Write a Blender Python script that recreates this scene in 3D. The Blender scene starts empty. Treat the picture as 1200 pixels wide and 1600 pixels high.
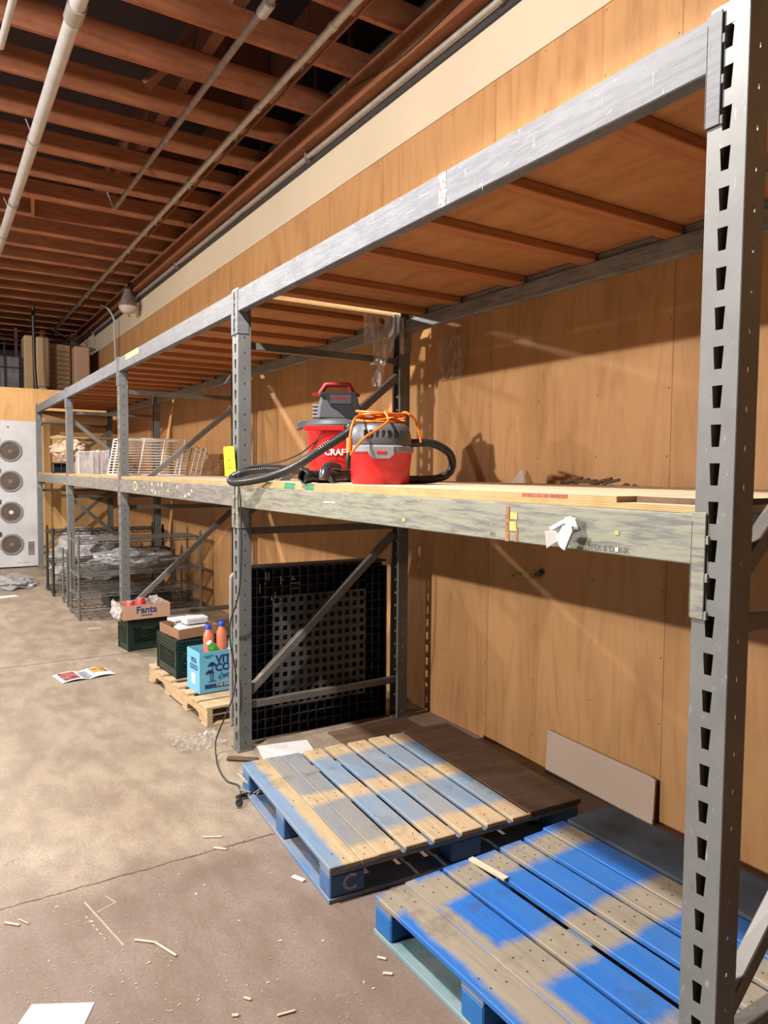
import bpy, bmesh, math, random
from mathutils import Vector, Matrix, noise
random.seed(7)
scene = bpy.context.scene
COL = scene.collection
PI = math.pi

# ------------------------------------------------------------------ mesh helpers
class MB:
    """collects vertices and faces; build() links them as ONE mesh object"""
    def __init__(self):
        self.v = []; self.f = []; self.mi = []; self.cur = 0
    def add(self, vs, fs):
        b = len(self.v)
        self.v += [tuple(p) for p in vs]
        self.f += [tuple(b + i for i in q) for q in fs]
        self.mi += [self.cur] * len(fs)
        return self
    def box(self, x0, x1, y0, y1, z0, z1):
        vs = [(x0,y0,z0),(x1,y0,z0),(x1,y1,z0),(x0,y1,z0),(x0,y0,z1),(x1,y0,z1),(x1,y1,z1),(x0,y1,z1)]
        return self.add(vs, [(0,3,2,1),(4,5,6,7),(0,1,5,4),(1,2,6,5),(2,3,7,6),(3,0,4,7)])
    def mbox(self, M, sx, sy, sz):
        vs = [M @ Vector((x*sx/2, y*sy/2, z*sz/2)) for x,y,z in
              ((-1,-1,-1),(1,-1,-1),(1,1,-1),(-1,1,-1),(-1,-1,1),(1,-1,1),(1,1,1),(-1,1,1))]
        return self.add(vs, [(0,3,2,1),(4,5,6,7),(0,1,5,4),(1,2,6,5),(2,3,7,6),(3,0,4,7)])
    def bar(self, a, b, w, t, up=(0,0,1)):
        """rectangular bar from a to b; w along the side axis, t along the up-ish axis"""
        a = Vector(a); b = Vector(b); d = (b-a); L = d.length; d.normalize()
        u = Vector(up); s = d.cross(u)
        if s.length < 1e-4: s = d.cross(Vector((0,1,0)))
        s.normalize(); u = s.cross(d)
        M = Matrix.Translation((a+b)/2) @ Matrix((s, d, u)).transposed().to_4x4()
        return self.mbox(M, w, L, t)
    def tube(self, pts, r, n=8, caps=True, closed=False):
        pts = [Vector(p) for p in pts]; m = len(pts)
        base = len(self.v); prev = None
        for i, p in enumerate(pts):
            if closed: t = pts[(i+1)%m] - pts[(i-1)%m]
            else: t = pts[min(i+1,m-1)] - pts[max(i-1,0)]
            if t.length < 1e-9: t = Vector((0,0,1))
            t.normalize()
            if prev is None:
                a = t.orthogonal().normalized()
            else:
                a = prev - t*prev.dot(t)
                if a.length < 1e-6: a = t.orthogonal()
                a.normalize()
            prev = a; c = t.cross(a)
            rr = r(i) if callable(r) else r
            for k in range(n):
                q = 2*PI*k/n
                self.v.append(tuple(p + (a*math.cos(q) + c*math.sin(q))*rr))
        segs = m if closed else m-1
        for i in range(segs):
            j = (i+1) % m
            for k in range(n):
                l = (k+1) % n
                self.f.append((base+i*n+k, base+i*n+l, base+j*n+l, base+j*n+k)); self.mi.append(self.cur)
        if caps and not closed:
            self.f.append(tuple(base+k for k in reversed(range(n)))); self.mi.append(self.cur)
            self.f.append(tuple(base+(m-1)*n+k for k in range(n))); self.mi.append(self.cur)
        return self
    def lathe(self, prof, n=24, c=(0,0), sx=1, sy=1, M=None, sq=0):
        """prof: list of (r,z). sq>0 makes the plan a rounded square"""
        b = len(self.v)
        for r, z in prof:
            for k in range(n):
                q = 2*PI*k/n
                cx, cy = math.cos(q), math.sin(q)
                if sq:
                    e = 1 - sq*0.5
                    g = (abs(cx)**(2/e) + abs(cy)**(2/e))**(-e/2)
                    cx *= g; cy *= g
                p = Vector((c[0]+r*sx*cx, c[1]+r*sy*cy, z))
                if M: p = M @ p
                self.v.append(tuple(p))
        for i in range(len(prof)-1):
            for k in range(n):
                l = (k+1)%n
                self.f.append((b+i*n+k, b+i*n+l, b+(i+1)*n+l, b+(i+1)*n+k)); self.mi.append(self.cur)
        self.f.append(tuple(b+k for k in reversed(range(n)))); self.mi.append(self.cur)
        self.f.append(tuple(b+(len(prof)-1)*n+k for k in range(n))); self.mi.append(self.cur)
        return self
    def prism(self, poly, M, th):
        """2d polygon in local xy, extruded th along local z"""
        n = len(poly)
        vs = [M @ Vector((x,y,0)) for x,y in poly] + [M @ Vector((x,y,th)) for x,y in poly]
        fs = [tuple(reversed(range(n))), tuple(range(n,2*n))] + [(i,(i+1)%n,n+(i+1)%n,n+i) for i in range(n)]
        return self.add(vs, fs)
    def holeplate(self, P, cells, th=None):
        """P(u,v)->point; cells: (u0,u1,v0,v1, hole polygon or None) as flat faces"""
        for u0,u1,v0,v1,h in cells:
            if not h:
                self.add([P(u0,v0),P(u1,v0),P(u1,v1),P(u0,v1)], [(0,1,2,3)]); continue
            um = (u0+u1)/2; vm = (v0+v1)/2
            out = [(u0,v0),(um,v0),(u1,v0),(u1,vm),(u1,v1),(um,v1),(u0,v1),(u0,vm)]
            vs = [P(*q) for q in out] + [P(*q) for q in h]
            self.add(vs, [(i,(i+1)%8,8+(i+1)%8,8+i) for i in range(8)])
        return self
    def build(self, name, mat, parent=None, smooth=False, bevel=0, solid=0, loc=None, rz=0):
        me = bpy.data.meshes.new(name)
        me.from_pydata(self.v, [], self.f)
        mats = mat if isinstance(mat, (list,tuple)) else [mat]
        for m in mats: me.materials.append(m)
        if len(mats) > 1: me.polygons.foreach_set('material_index', self.mi)
        if solid:
            bm = bmesh.new(); bm.from_mesh(me); bmesh.ops.remove_doubles(bm, verts=bm.verts, dist=1e-5)
            bmesh.ops.recalc_face_normals(bm, faces=bm.faces); bm.to_mesh(me); bm.free()
        if smooth:
            for p in me.polygons: p.use_smooth = True
            try: me.set_sharp_from_angle(angle=math.radians(40))
            except Exception: pass
        me.update()
        o = bpy.data.objects.new(name, me); COL.objects.link(o)
        if solid:
            m = o.modifiers.new('thick','SOLIDIFY'); m.thickness = solid; m.offset = 0
        if bevel:
            m = o.modifiers.new('bevel','BEVEL'); m.width = bevel; m.segments = 1; m.limit_method='ANGLE'
        if parent: o.parent = parent
        if loc: o.location = loc
        if rz: o.rotation_euler = (0,0,rz)
        return o

def tag(o, label=None, cat=None, group=None, kind=None):
    if label: o['label'] = label
    if cat: o['category'] = cat
    if group: o['group'] = group
    if kind: o['kind'] = kind
    return o
def thing(name, label, cat, loc=(0,0,0), rz=0, group=None):
    o = bpy.data.objects.new(name, None); o.empty_display_size = .1
    COL.objects.link(o); o.location = loc; o.rotation_euler = (0,0,rz)
    return tag(o, label, cat, group)
def dup(root, loc, rz, label, group=None):
    r = root.copy(); COL.objects.link(r); r.location = loc; r.rotation_euler = (0,0,rz); r['label'] = label
    if group: r['group'] = group
    for ch in list(root.children):
        c = ch.copy(); COL.objects.link(c); c.parent = r
        for g in list(ch.children):
            d = g.copy(); COL.objects.link(d); d.parent = c
    return r
def spline(pts, per=8, closed=False):
    P = [Vector(p) for p in pts]; n = len(P); out = []
    rng = n if closed else n-1
    for i in range(rng):
        if closed: p0,p1,p2,p3 = P[(i-1)%n],P[i],P[(i+1)%n],P[(i+2)%n]
        else: p0,p1,p2,p3 = P[max(i-1,0)],P[i],P[i+1],P[min(i+2,n-1)]
        for k in range(per):
            t = k/per
            out.append(0.5*((2*p1)+(p2-p0)*t+(2*p0-5*p1+4*p2-p3)*t*t+(3*p1-p0-3*p2+p3)*t**3))
    if not closed: out.append(P[-1])
    return out
def text_obj(name, s, size, mat, parent, M, bend=None, extrude=.0006, align='CENTER', shear=0, bold=0, xs=1.0):
    cu = bpy.data.curves.new(name, 'FONT'); cu.body = s; cu.size = size; cu.extrude = extrude
    cu.align_x = align; cu.align_y = 'CENTER'; cu.shear = shear; cu.offset = bold; cu.resolution_u = 3
    t = bpy.data.objects.new('tmp', cu); COL.objects.link(t)
    bpy.context.view_layer.update()
    dg = bpy.context.evaluated_depsgraph_get()
    me = bpy.data.meshes.new_from_object(t.evaluated_get(dg)); me.name = name
    bpy.data.objects.remove(t); bpy.data.curves.remove(cu)
    for v in me.vertices:
        p = v.co.copy(); p.x *= xs
        if bend:
            a = p.x/bend; p = Vector((math.sin(a)*(bend+p.z), p.y, math.cos(a)*(bend+p.z)-bend))
        v.co = M @ p
    me.materials.clear(); me.materials.append(mat)
    o = bpy.data.objects.new(name, me); COL.objects.link(o)
    if parent: o.parent = parent
    return o
def face_M(loc, right, up):
    r = Vector(right).normalized(); u = Vector(up).normalized(); n = r.cross(u)
    return Matrix.Translation(loc) @ Matrix((r,u,n)).transposed().to_4x4()

# ------------------------------------------------------------------ materials
def lin(c): return tuple(((x/255+.055)/1.055)**2.4 if x > 10 else x/255/12.92 for x in c)
class NT:
    def __init__(self, name, rough=.6, metal=0., spec=.5):
        self.m = bpy.data.materials.new(name); self.m.use_nodes = True
        self.t = self.m.node_tree; self.n = self.t.nodes; self.b = self.n['Principled BSDF']
        self.b.inputs['Roughness'].default_value = rough; self.b.inputs['Metallic'].default_value = metal
        self.b.inputs['Specular IOR Level'].default_value = spec
        self.tc = self.n.new('ShaderNodeTexCoord').outputs['Object']
    def L(self, a, b): self.t.links.new(a, b)
    def map(self, scale=(1,1,1), loc=(0,0,0), rot=(0,0,0)):
        m = self.n.new('ShaderNodeMapping'); self.L(self.tc, m.inputs[0])
        m.inputs['Scale'].default_value = scale; m.inputs['Location'].default_value = loc; m.inputs['Rotation'].default_value = rot
        return m.outputs[0]
    def noise(self, vec, scale=5, detail=4, rough=.55, dist=0):
        t = self.n.new('ShaderNodeTexNoise'); self.L(vec, t.inputs['Vector'])
        t.inputs['Scale'].default_value = scale; t.inputs['Detail'].default_value = detail
        t.inputs['Roughness'].default_value = rough; t.inputs['Distortion'].default_value = dist
        return t.outputs['Fac']
    def vor(self, vec, scale=5):
        t = self.n.new('ShaderNodeTexVoronoi'); self.L(vec, t.inputs['Vector']); t.inputs['Scale'].default_value = scale
        return t.outputs['Distance']
    def ramp(self, fac, stops):
        r = self.n.new('ShaderNodeValToRGB'); self.L(fac, r.inputs[0])
        e = r.color_ramp.elements
        while len(e) < len(stops): e.new(.5)
        for i,(p,c) in enumerate(stops):
            e[i].position = p; e[i].color = (c[0],c[1],c[2],1) if isinstance(c,(tuple,list)) else (c,c,c,1)
        return r.outputs[0]
    def mix(self, fac, a, b, mode='MIX'):
        m = self.n.new('ShaderNodeMix'); m.data_type='RGBA'; m.blend_type = mode
        for s, v in ((m.inputs[0],fac),(m.inputs[6],a),(m.inputs[7],b)):
            if isinstance(v,(int,float)): s.default_value = v
            elif isinstance(v,tuple): s.default_value = (v[0],v[1],v[2],1)
            else: self.L(v, s)
        return m.outputs[2]
    def math(self, op, a, b=None, c=None, clamp=False):
        m = self.n.new('ShaderNodeMath'); m.operation = op; m.use_clamp = clamp
        for i, v in enumerate((a,b,c)):
            if v is None: continue
            if isinstance(v,(int,float)): m.inputs[i].default_value = v
            else: self.L(v, m.inputs[i])
        return m.outputs[0]
    def xyz(self):
        s = self.n.new('ShaderNodeSeparateXYZ'); self.L(self.tc, s.inputs[0]); return s.outputs
    def band(self, val, c, w, soft):
        """1 near val==c within half width w"""
        d = self.math('ABSOLUTE', self.math('SUBTRACT', val, c))
        return self.math('DIVIDE', self.math('SUBTRACT', w+soft, d), soft*2, clamp=True) if not isinstance(d,float) else d
    def color(self, c):
        if isinstance(c, tuple): self.b.inputs['Base Color'].default_value = (c[0],c[1],c[2],1)
        else: self.L(c, self.b.inputs['Base Color'])
    def bump(self, h, s=.3, d=.01):
        b = self.n.new('ShaderNodeBump'); b.inputs['Strength'].default_value = s; b.inputs['Distance'].default_value = d
        self.L(h, b.inputs['Height']); self.L(b.outputs[0], self.b.inputs['Normal'])

def simple(name, c, rough=.6, metal=0., var=.12, scale=8, spec=.5):
    t = NT(name, rough, metal, spec); n = t.noise(t.map(), scale, 5)
    d = tuple(x*(1-var) for x in c); e = tuple(min(1,x*(1+var)) for x in c)
    t.color(t.ramp(n, [(.3,d),(.7,e)])); return t.m
def wood(name, a, b, axis='x', rough=.7, stretch=14, scale=3., dark=None, stain=.0):
    """fine grain running along the axis"""
    t = NT(name, rough, 0, .3)
    s = {'x':(1,stretch,stretch),'y':(stretch,1,stretch),'z':(stretch,stretch,1)}[axis]
    g = t.noise(t.map(s), scale, 6, .6, .6)
    big = t.noise(t.map(), 1.7, 4)
    c = t.ramp(g, [(.32,a),(.68,b)])
    c = t.mix(t.math('MULTIPLY', t.ramp(big, [(.35,0.),(.75,1.)]), .35), c, dark or tuple(x*.6 for x in a))
    if stain:
        k = t.noise(t.map(), 14, 5, .7)
        c = t.mix(t.math('MULTIPLY', t.ramp(k, [(.52,0.),(.66,1.)]), stain), c, tuple(x*.35 for x in a))
    t.color(c); t.bump(g, .25, .004); return t.m

M = {}
# plywood lining of the wall, sheets 1.22 m wide with vertical grain
def wall_ply(name, axis, off, a, b):
    t = NT(name, .62, 0, .35)
    x = t.xyz(); u = x[1] if axis == 'y' else x[0]; z = x[2]
    sc = (1,1,1)
    g = t.noise(t.map((3.2,3.2,.5)), 2.2, 5, .55, 2.4)
    g2 = t.noise(t.map((60,60,1.5)), 2., 3, .6, .4)
    sheet = t.math('FLOOR', t.math('DIVIDE', t.math('SUBTRACT', u, off), 1.22))
    wn = t.n.new('ShaderNodeTexWhiteNoise'); wn.noise_dimensions = '1D'; t.L(sheet, wn.inputs['W'])
    c = t.ramp(g, [(.25,a),(.5,b),(.75,tuple(v*1.05 for v in b))])
    c = t.mix(t.math('MULTIPLY', t.ramp(g2,[(.3,1.),(.6,0.)]), .09), c, tuple(v*.6 for v in a))
    c = t.mix(t.math('MULTIPLY', wn.outputs['Value'], .22), c, tuple(v*.8 for v in a))
    # grime near the floor and dim water stains
    st = t.noise(t.map((1.4,1.4,.5)), 2.3, 4)
    c = t.mix(t.math('MULTIPLY', t.ramp(st,[(.5,0.),(.7,1.)]), .35), c, tuple(v*.55 for v in a))
    fr = t.math('FRACT', t.math('DIVIDE', t.math('SUBTRACT', u, off), 1.22))
    seam = t.math('MAXIMUM', t.math('LESS_THAN', fr, .0026), t.math('LESS_THAN', t.math('ABSOLUTE', t.math('SUBTRACT', z, 1.30)), 0.0))
    c = t.mix(t.math('MULTIPLY', seam, .8), c, (.06,.025,.01))
    # nail heads in rows
    un = t.math('FRACT', t.math('DIVIDE', t.math('SUBTRACT', u, off-.02), .406))
    zn = t.math('FRACT', t.math('DIVIDE', z, .305))
    du = t.math('MULTIPLY', t.math('SUBTRACT', un, .1), .406); dz = t.math('MULTIPLY', t.math('SUBTRACT', zn, .5), .305)
    dd = t.math('SQRT', t.math('ADD', t.math('MULTIPLY', du, du), t.math('MULTIPLY', dz, dz)))
    c = t.mix(t.math('MULTIPLY', t.math('LESS_THAN', dd, .0045), .75), c, (.05,.02,.01))
    t.color(c); t.bump(g2, .1, .003); return t.m
M['wall'] = wall_ply('plywood_lining', 'y', .84, (.50,.235,.085), (.63,.345,.145))
M['backwall'] = wall_ply('plywood_end_lining', 'x', .30, (.66,.34,.12), (.80,.47,.19))
M['deckply'] = wood('deck_plywood', (.70,.52,.34), (.80,.64,.46), 'y', .7, 10, 2.5)
t = NT('laminated_plywood_edge', .7, 0, .3)
g = t.noise(t.map((2,1,2)), 8, 5, .7)
c = t.ramp(g, [(.3,(.50,.31,.12)),(.65,(.66,.48,.24))])
st_ = t.math('FRACT', t.math('DIVIDE', t.xyz()[2], .0052))
c = t.mix(t.math('MULTIPLY', t.math('LESS_THAN', st_, .25), .75), c, (.20,.09,.03))
t.color(c); M['plyedge'] = t.m
M['topply'] = wood('dusty_top_plywood', (.55,.38,.22), (.66,.48,.30), 'y', .75, 10, 2.5)
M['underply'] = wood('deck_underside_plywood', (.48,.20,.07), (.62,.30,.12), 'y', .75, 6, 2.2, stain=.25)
M['crossbar'] = wood('deck_support_wood', (.42,.15,.05), (.58,.24,.09), 'x', .75, 12, 3)
M['joist'] = wood('joist_wood', (.33,.115,.052), (.52,.205,.10), 'x', .8, 10, 2.2, stain=.25)
M['joisty'] = wood('ledger_wood', (.24,.085,.038), (.34,.13,.06), 'y', .8, 10, 2.2, stain=.3)
M['blocking'] = wood('blocking_wood', (.16,.065,.04), (.25,.10,.06), 'z', .8, 8, 2.2)
M['pine'] = wood('pale_pine', (.62,.44,.25), (.76,.58,.37), 'x', .75, 12, 3, stain=.3)
M['piney'] = wood('pale_pine_side', (.62,.42,.22), (.76,.57,.35), 'y', .75, 12, 3, stain=.3)
M['splinter'] = wood('raw_splinter', (.74,.60,.42), (.85,.73,.55), 'x', .8, 12, 8)
M['darkboard'] = wood('dirty_brown_board', (.13,.075,.045), (.22,.13,.08), 'x', .85, 8, 2.5, stain=.3)
M['cream'] = simple('cream_painted_wallboard', (.76,.64,.48), .6, 0, .05, 1.2)
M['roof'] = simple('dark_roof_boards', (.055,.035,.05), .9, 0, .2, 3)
M['concrete'] = None
M['black'] = simple('black_plastic', (.018,.019,.022), .42, 0, .2, 20)
M['rubber'] = simple('black_rubber', (.022,.022,.022), .5, 0, .2, 20)
M['hosem'] = simple('ribbed_hose_plastic', (.030,.031,.034), .34, 0, .15, 20)
M['red'] = simple('red_vacuum_plastic', (.72,.020,.022), .36, 0, .05, 5)
M['darkred'] = simple('dark_red_plastic', (.32,.012,.02), .4, 0, .08, 5)
M['vgrey'] = simple('grey_vacuum_plastic', (.10,.105,.12), .45, 0, .08, 8)
M['vlight'] = simple('light_grey_plastic', (.27,.27,.285), .4, 0, .05, 8)
M['white'] = simple('white_paint', (.80,.78,.76), .55, 0, .04, 5)
M['paper'] = simple('white_paper', (.80,.79,.79), .7, 0, .03, 5)
M['navy'] = simple('navy_ink', (.02,.05,.22), .6, 0, .05, 5)
M['greyink'] = simple('grey_pencil_ink', (.13,.12,.10), .8, 0, .1, 30)
M['orange'] = simple('orange_cord_rubber', (.90,.20,.015), .45, 0, .06, 20)
M['yellow'] = simple('fluorescent_yellow_tag', (.80,.92,.02), .55, 0, .04, 10)
M['skyblue'] = simple('sky_blue_cardboard', (.20,.60,.86), .6, 0, .05, 6)
M['kraft'] = simple('pinkish_cardboard', (.62,.38,.26), .75, 0, .06, 8)
M['kraftdark'] = simple('brown_cardboard', (.36,.19,.10), .8, 0, .08, 8)
M['tan'] = simple('tan_duct_board', (.66,.45,.25), .6, 0, .05, 3)
M['tandark'] = simple('tan_slatted_board', (.40,.24,.12), .6, 0, .08, 6)
M['green'] = simple('dark_green_crate_plastic', (.008,.030,.021), .4, 0, .15, 15)
M['bottlegreen'] = simple('green_bottle', (.10,.42,.05), .25, 0, .1, 10)
M['lime'] = simple('lime_cap', (.42,.80,.12), .4, 0, .05, 10)
M['bluecap'] = simple('blue_cap', (.01,.07,.62), .4, 0, .05, 10)
M['salmon'] = simple('salmon_juice_bottle', (.80,.22,.12), .35, 0, .1, 10)
M['redcan'] = simple('red_printed_can', (.70,.05,.06), .4, 0, .3, 25)
M['chalk'] = simple('chalk_line', (.50,.40,.34), .9, 0, .2, 60)
M['chrome'] = simple('dull_chrome_wire', (.26,.255,.25), .4, .5, .15, 30)
M['blackwire'] = simple('black_coated_wire', (.03,.03,.03), .45, .2, .2, 30)
M['whitewire'] = simple('white_coated_wire', (.80,.76,.72), .45, 0, .05, 30)
M['conduit'] = simple('galvanised_conduit', (.50,.48,.46), .45, .5, .15, 18)
M['dullpipe'] = simple('dusty_iron_pipe', (.27,.21,.20), .6, .3, .3, 14)
M['whitepipe'] = simple('white_painted_pipe', (.62,.61,.62), .5, 0, .1, 10)
M['darkmetal'] = simple('dark_metal', (.05,.05,.06), .6, .3, .2, 10)
M['grime'] = simple('brown_fan_guard', (.13,.09,.06), .6, .2, .3, 40)
M['panel'] = None

def metal(name, base, scrape=None, amount=0., rust=.1, axis='y', rough=.42):
    t = NT(name, rough, .0, .3)
    n = t.noise(t.map(), 6, 6, .65)
    c = t.ramp(n, [(.3,tuple(x*.82 for x in base)),(.7,tuple(min(1,x*1.12) for x in base))])
    if amount:
        s = (1,.55,6) if axis == 'y' else (1,1,1)
        k = t.noise(t.map(s), 10, 8, .75, .3)
        c = t.mix(t.ramp(k, [(.5-amount*.09,0.),(.53,amount)]), c, scrape)
    k2 = t.noise(t.map((3,3,9) if axis=='y' else (9,9,3), (3,1,2)), 7, 6, .7)
    c = t.mix(t.ramp(k2, [(.62,0.),(.68,.75)]), c, tuple(min(1,x*1.9) for x in base))
    k3 = t.noise(t.map((1,1,1),(7,3,1)), 11, 6, .75)
    c = t.mix(t.ramp(k3, [(.63,0.),(.70,rust)]), c, (.10,.055,.035))
    t.color(c); t.bump(n, .12, .003); return t.m
M['post'] = metal('grey_post_paint', (.19,.197,.197), rust=.35, axis='z')
M['beamtop'] = metal('lilac_grey_beam_paint', (.155,.163,.185), (.25,.26,.285), .35, rust=.25, rough=.65)
M['beammid'] = metal('scraped_beam_paint', (.20,.20,.195), (.33,.34,.265), .9, rust=.3)
M['beamfar'] = metal('grey_beam_paint', (.19,.19,.185), (.50,.50,.46), .30, rust=.3)
M['strut'] = metal('strut_paint', (.19,.175,.16), rust=.3, axis='z')

# concrete: two pours with a different tone meeting at the joint
t = NT('stained_concrete_floor', .55, 0, .35)
x = t.xyz()
wob = t.math('MULTIPLY', t.math('SUBTRACT', t.noise(t.map(), 5, 4), .5), .10)
yy = t.math('ADD', x[1], wob)
big = t.noise(t.map((1,1,1)), .9, 6, .62); mid = t.noise(t.map((1.6,.7,1)), 4.5, 6, .65); fine = t.noise(t.map(), 85, 5, .75)
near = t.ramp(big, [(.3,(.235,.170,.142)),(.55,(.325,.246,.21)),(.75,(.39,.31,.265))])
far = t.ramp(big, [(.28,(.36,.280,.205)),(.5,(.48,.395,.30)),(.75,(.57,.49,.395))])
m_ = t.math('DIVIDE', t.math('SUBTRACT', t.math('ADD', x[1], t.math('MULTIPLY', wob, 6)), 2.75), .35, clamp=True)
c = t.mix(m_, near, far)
c = t.mix(t.math('MULTIPLY', t.ramp(mid, [(.42,1.),(.6,0.)]), .38), c, (.17,.115,.08))
c = t.mix(t.math('MULTIPLY', t.ramp(fine, [(.35,1.),(.58,0.)]), .42), c, (.13,.09,.065))
# pale scuffs
sc = t.noise(t.map((1,3.5,1),(4,2,0),(0,0,.5)), 6, 7, .75)
c = t.mix(t.ramp(sc, [(.62,0.),(.72,.35)]), c, (.62,.53,.42))
# sawdust specks
sp = t.vor(t.map((1,1.7,1),(0,0,0),(0,0,.4)), 62)
spm = t.math('MULTIPLY', t.math('LESS_THAN', sp, .085), t.ramp(t.noise(t.map(), 2.2, 3), [(.4,0.),(.6,1.)]))
c = t.mix(t.math('MULTIPLY', spm, .8), c, (.68,.56,.42))
# joints and a few hairline cracks
j1 = t.math('LESS_THAN', t.math('ABSOLUTE', t.math('SUBTRACT', t.math('ADD', x[1], t.math('MULTIPLY', t.math('SUBTRACT', t.noise(t.map(), 9, 5, .7), .5), .05)), 2.885)), .0045)
j2 = t.math('LESS_THAN', t.math('ABSOLUTE', t.math('SUBTRACT', t.math('ADD', x[1], t.math('MULTIPLY', t.math('SUBTRACT', t.noise(t.map(), 9, 5, .7), .5), .06)), 6.46)), .008)
jl = t.math('MAXIMUM', j1, j2)
cr = t.noise(t.map((1,1,1),(2.3,0,0)), 1.3, 7, .6, .5)
crk = t.math('MULTIPLY', t.math('LESS_THAN', t.math('ABSOLUTE', t.math('SUBTRACT', cr, .5)), .0011), t.ramp(t.noise(t.map((1,1,1),(9,9,0)), .8, 2), [(.5,0.),(.6,1.)]))
c = t.mix(t.math('MULTIPLY', jl, .8), c, (.05,.035,.025))
c = t.mix(t.math('MULTIPLY', crk, .5), c, (.08,.055,.04))
t.color(c)
rr = t.ramp(mid, [(.3,.48),(.7,.68)]); t.L(rr, t.b.inputs['Roughness'])
t.bump(t.math('ADD', t.math('MULTIPLY', fine, .25), t.math('MULTIPLY', jl, -1)), .35, .003)
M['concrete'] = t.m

# white cooler face, slightly battered
t = NT('white_enamel_panel', .4, 0, .5)
n = t.noise(t.map(), 22, 5, .7); n2 = t.noise(t.map(), 2.5, 4)
c = t.ramp(n2, [(.3,(.55,.54,.56)),(.7,(.72,.72,.74))])
c = t.mix(t.ramp(n, [(.60,0.),(.68,.5)]), c, (.36,.35,.36)); t.color(c); t.bump(n, .4, .006); M['panel'] = t.m

# transparent film and clear acrylic
def film(name, tint, alpha, rough=.15):
    t = NT(name, rough, 0, .6); t.color(tint)
    n = t.noise(t.map(), 30, 4, .7)
    n = t.noise(t.map((1,1,.25)), 45, 3, .6)
    t.L(t.ramp(n, [(.35,max(0,alpha-.18)),(.7,min(1,alpha+.25))]), t.b.inputs['Alpha'])
    return t.m
M['film'] = film('clear_wrinkled_film', (.95,.93,.92), .42, .12)
M['film2'] = film('thin_clear_film', (.75,.70,.66), .09, .2)
M['acrylic'] = film('clear_acrylic', (.80,.78,.82), .30, .12)
M['bagplastic'] = film('cloudy_plastic_sheeting', (.52,.51,.52), .75, .25)

# pallet paint: blue with bare wood worn through in bands
def pallet_paint(name, blue, bare, bands, strip=None, fade=.0, bluegrey=None, axis='y'):
    """bands: list of (centre, half width) along local y"""
    t = NT(name, .62, 0, .35); x = t.xyz()
    n = t.noise(t.map(), 9, 6, .7); g = t.noise(t.map((14,1,14)), 3, 6, .6, .5)
    yv = t.math('ADD', x[1], t.math('MULTIPLY', t.math('SUBTRACT', n, .5), .10))
    mk = None
    for c0, w in bands:
        b = t.band(yv, c0, w, .022); mk = b if mk is None else t.math('MAXIMUM', mk, b)
    if strip:
        xv = t.math('ADD', x[0], t.math('MULTIPLY', t.math('SUBTRACT', n, .5), .05))
        mk = t.math('MAXIMUM', mk, t.band(xv, strip[0], strip[1], .014))
    mk = t.math('MAXIMUM', mk, t.ramp(t.noise(t.map((6,1,6),(3,0,1)), 5, 6, .75), [(.64,0.),(.70,.7)]))
    cb = t.ramp(g, [(.3,blue),(.7,tuple(min(1,v*1.25) for v in blue))])
    if bluegrey: cb = t.mix(t.ramp(t.noise(t.map((3,1,3),(1,2,3)), 2.2, 5, .6), [(.4,0.),(.62,fade)]), cb, bluegrey)
    cw = t.ramp(g, [(.3,tuple(v*.72 for v in bare)),(.7,bare)])
    dirt = t.noise(t.map((1,1,1),(5,5,5)), 7, 6, .7)
    c = t.mix(mk, cb, cw)
    c = t.mix(t.math('MULTIPLY', t.ramp(dirt, [(.55,0.),(.72,1.)]), .5), c, (.07,.05,.04))
    t.color(c); t.bump(g, .35, .004); return t.m

# ------------------------------------------------------------------ camera
F_ = 1131.4; yaw, pitch, roll = .5616, -.0562, .0082
Fw = Vector((math.sin(yaw)*math.cos(pitch), math.cos(yaw)*math.cos(pitch), math.sin(pitch)))
r0 = Vector((math.cos(yaw), -math.sin(yaw), 0)); u0 = r0.cross(Fw)
cr_, sr_ = math.cos(roll), math.sin(roll)
Rt = cr_*r0 + sr_*u0; Up = -sr_*r0 + cr_*u0
cam = bpy.data.cameras.new('camera'); co = bpy.data.objects.new('camera', cam); COL.objects.link(co)
cam.lens = 36*F_/1600; cam.sensor_width = 36; cam.clip_start = .05; cam.clip_end = 100
co.matrix_world = Matrix.Translation((0,0,1.6)) @ Matrix((Rt, Up, -Fw)).transposed().to_4x4()
scene.camera = co

# ------------------------------------------------------------------ the setting
XF, XW = 1.461, 2.80         # rack face and wall plane
YC = [.96, 3.885, 6.81, 9.735, 12.66]
def struct(o): o['kind'] = 'structure'; return o
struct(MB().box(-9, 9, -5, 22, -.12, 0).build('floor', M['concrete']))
struct(MB().box(XW, XW+.12, -5, 20, 0, 3.837).build('wall_right', M['wall']))
struct(MB().box(XW-.004, XW+.12, -5, 20, 3.839, 4.24).build('wall_right_upper', M['cream']))
struct(MB().box(2.66, 2.80, -5, 20, 4.255, 4.44).build('trim_1', M['joisty'], bevel=.004))
wb = struct(MB().box(-9, XW, 13.0, 13.1, 0, 2.885).build('wall_back', M['backwall']))
struct(MB().box(-9, XW+3, 13.1, 20, 2.80, 2.885).build('trim_2', M['darkmetal']))
struct(MB().box(-9, 9, 20, 20.1, 0, 6.2).build('wall_far', M['roof']))
struct(MB().box(5.6, 5.7, -5, 20, 0, 6.2).build('wall_outer', M['roof']))
# thin lip of the plywood band on the end wall
MB().box(-9, 1.50, 12.985, 13.0, 2.36, 2.66).build('plywood_band', M['backwall'], wb)

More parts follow.
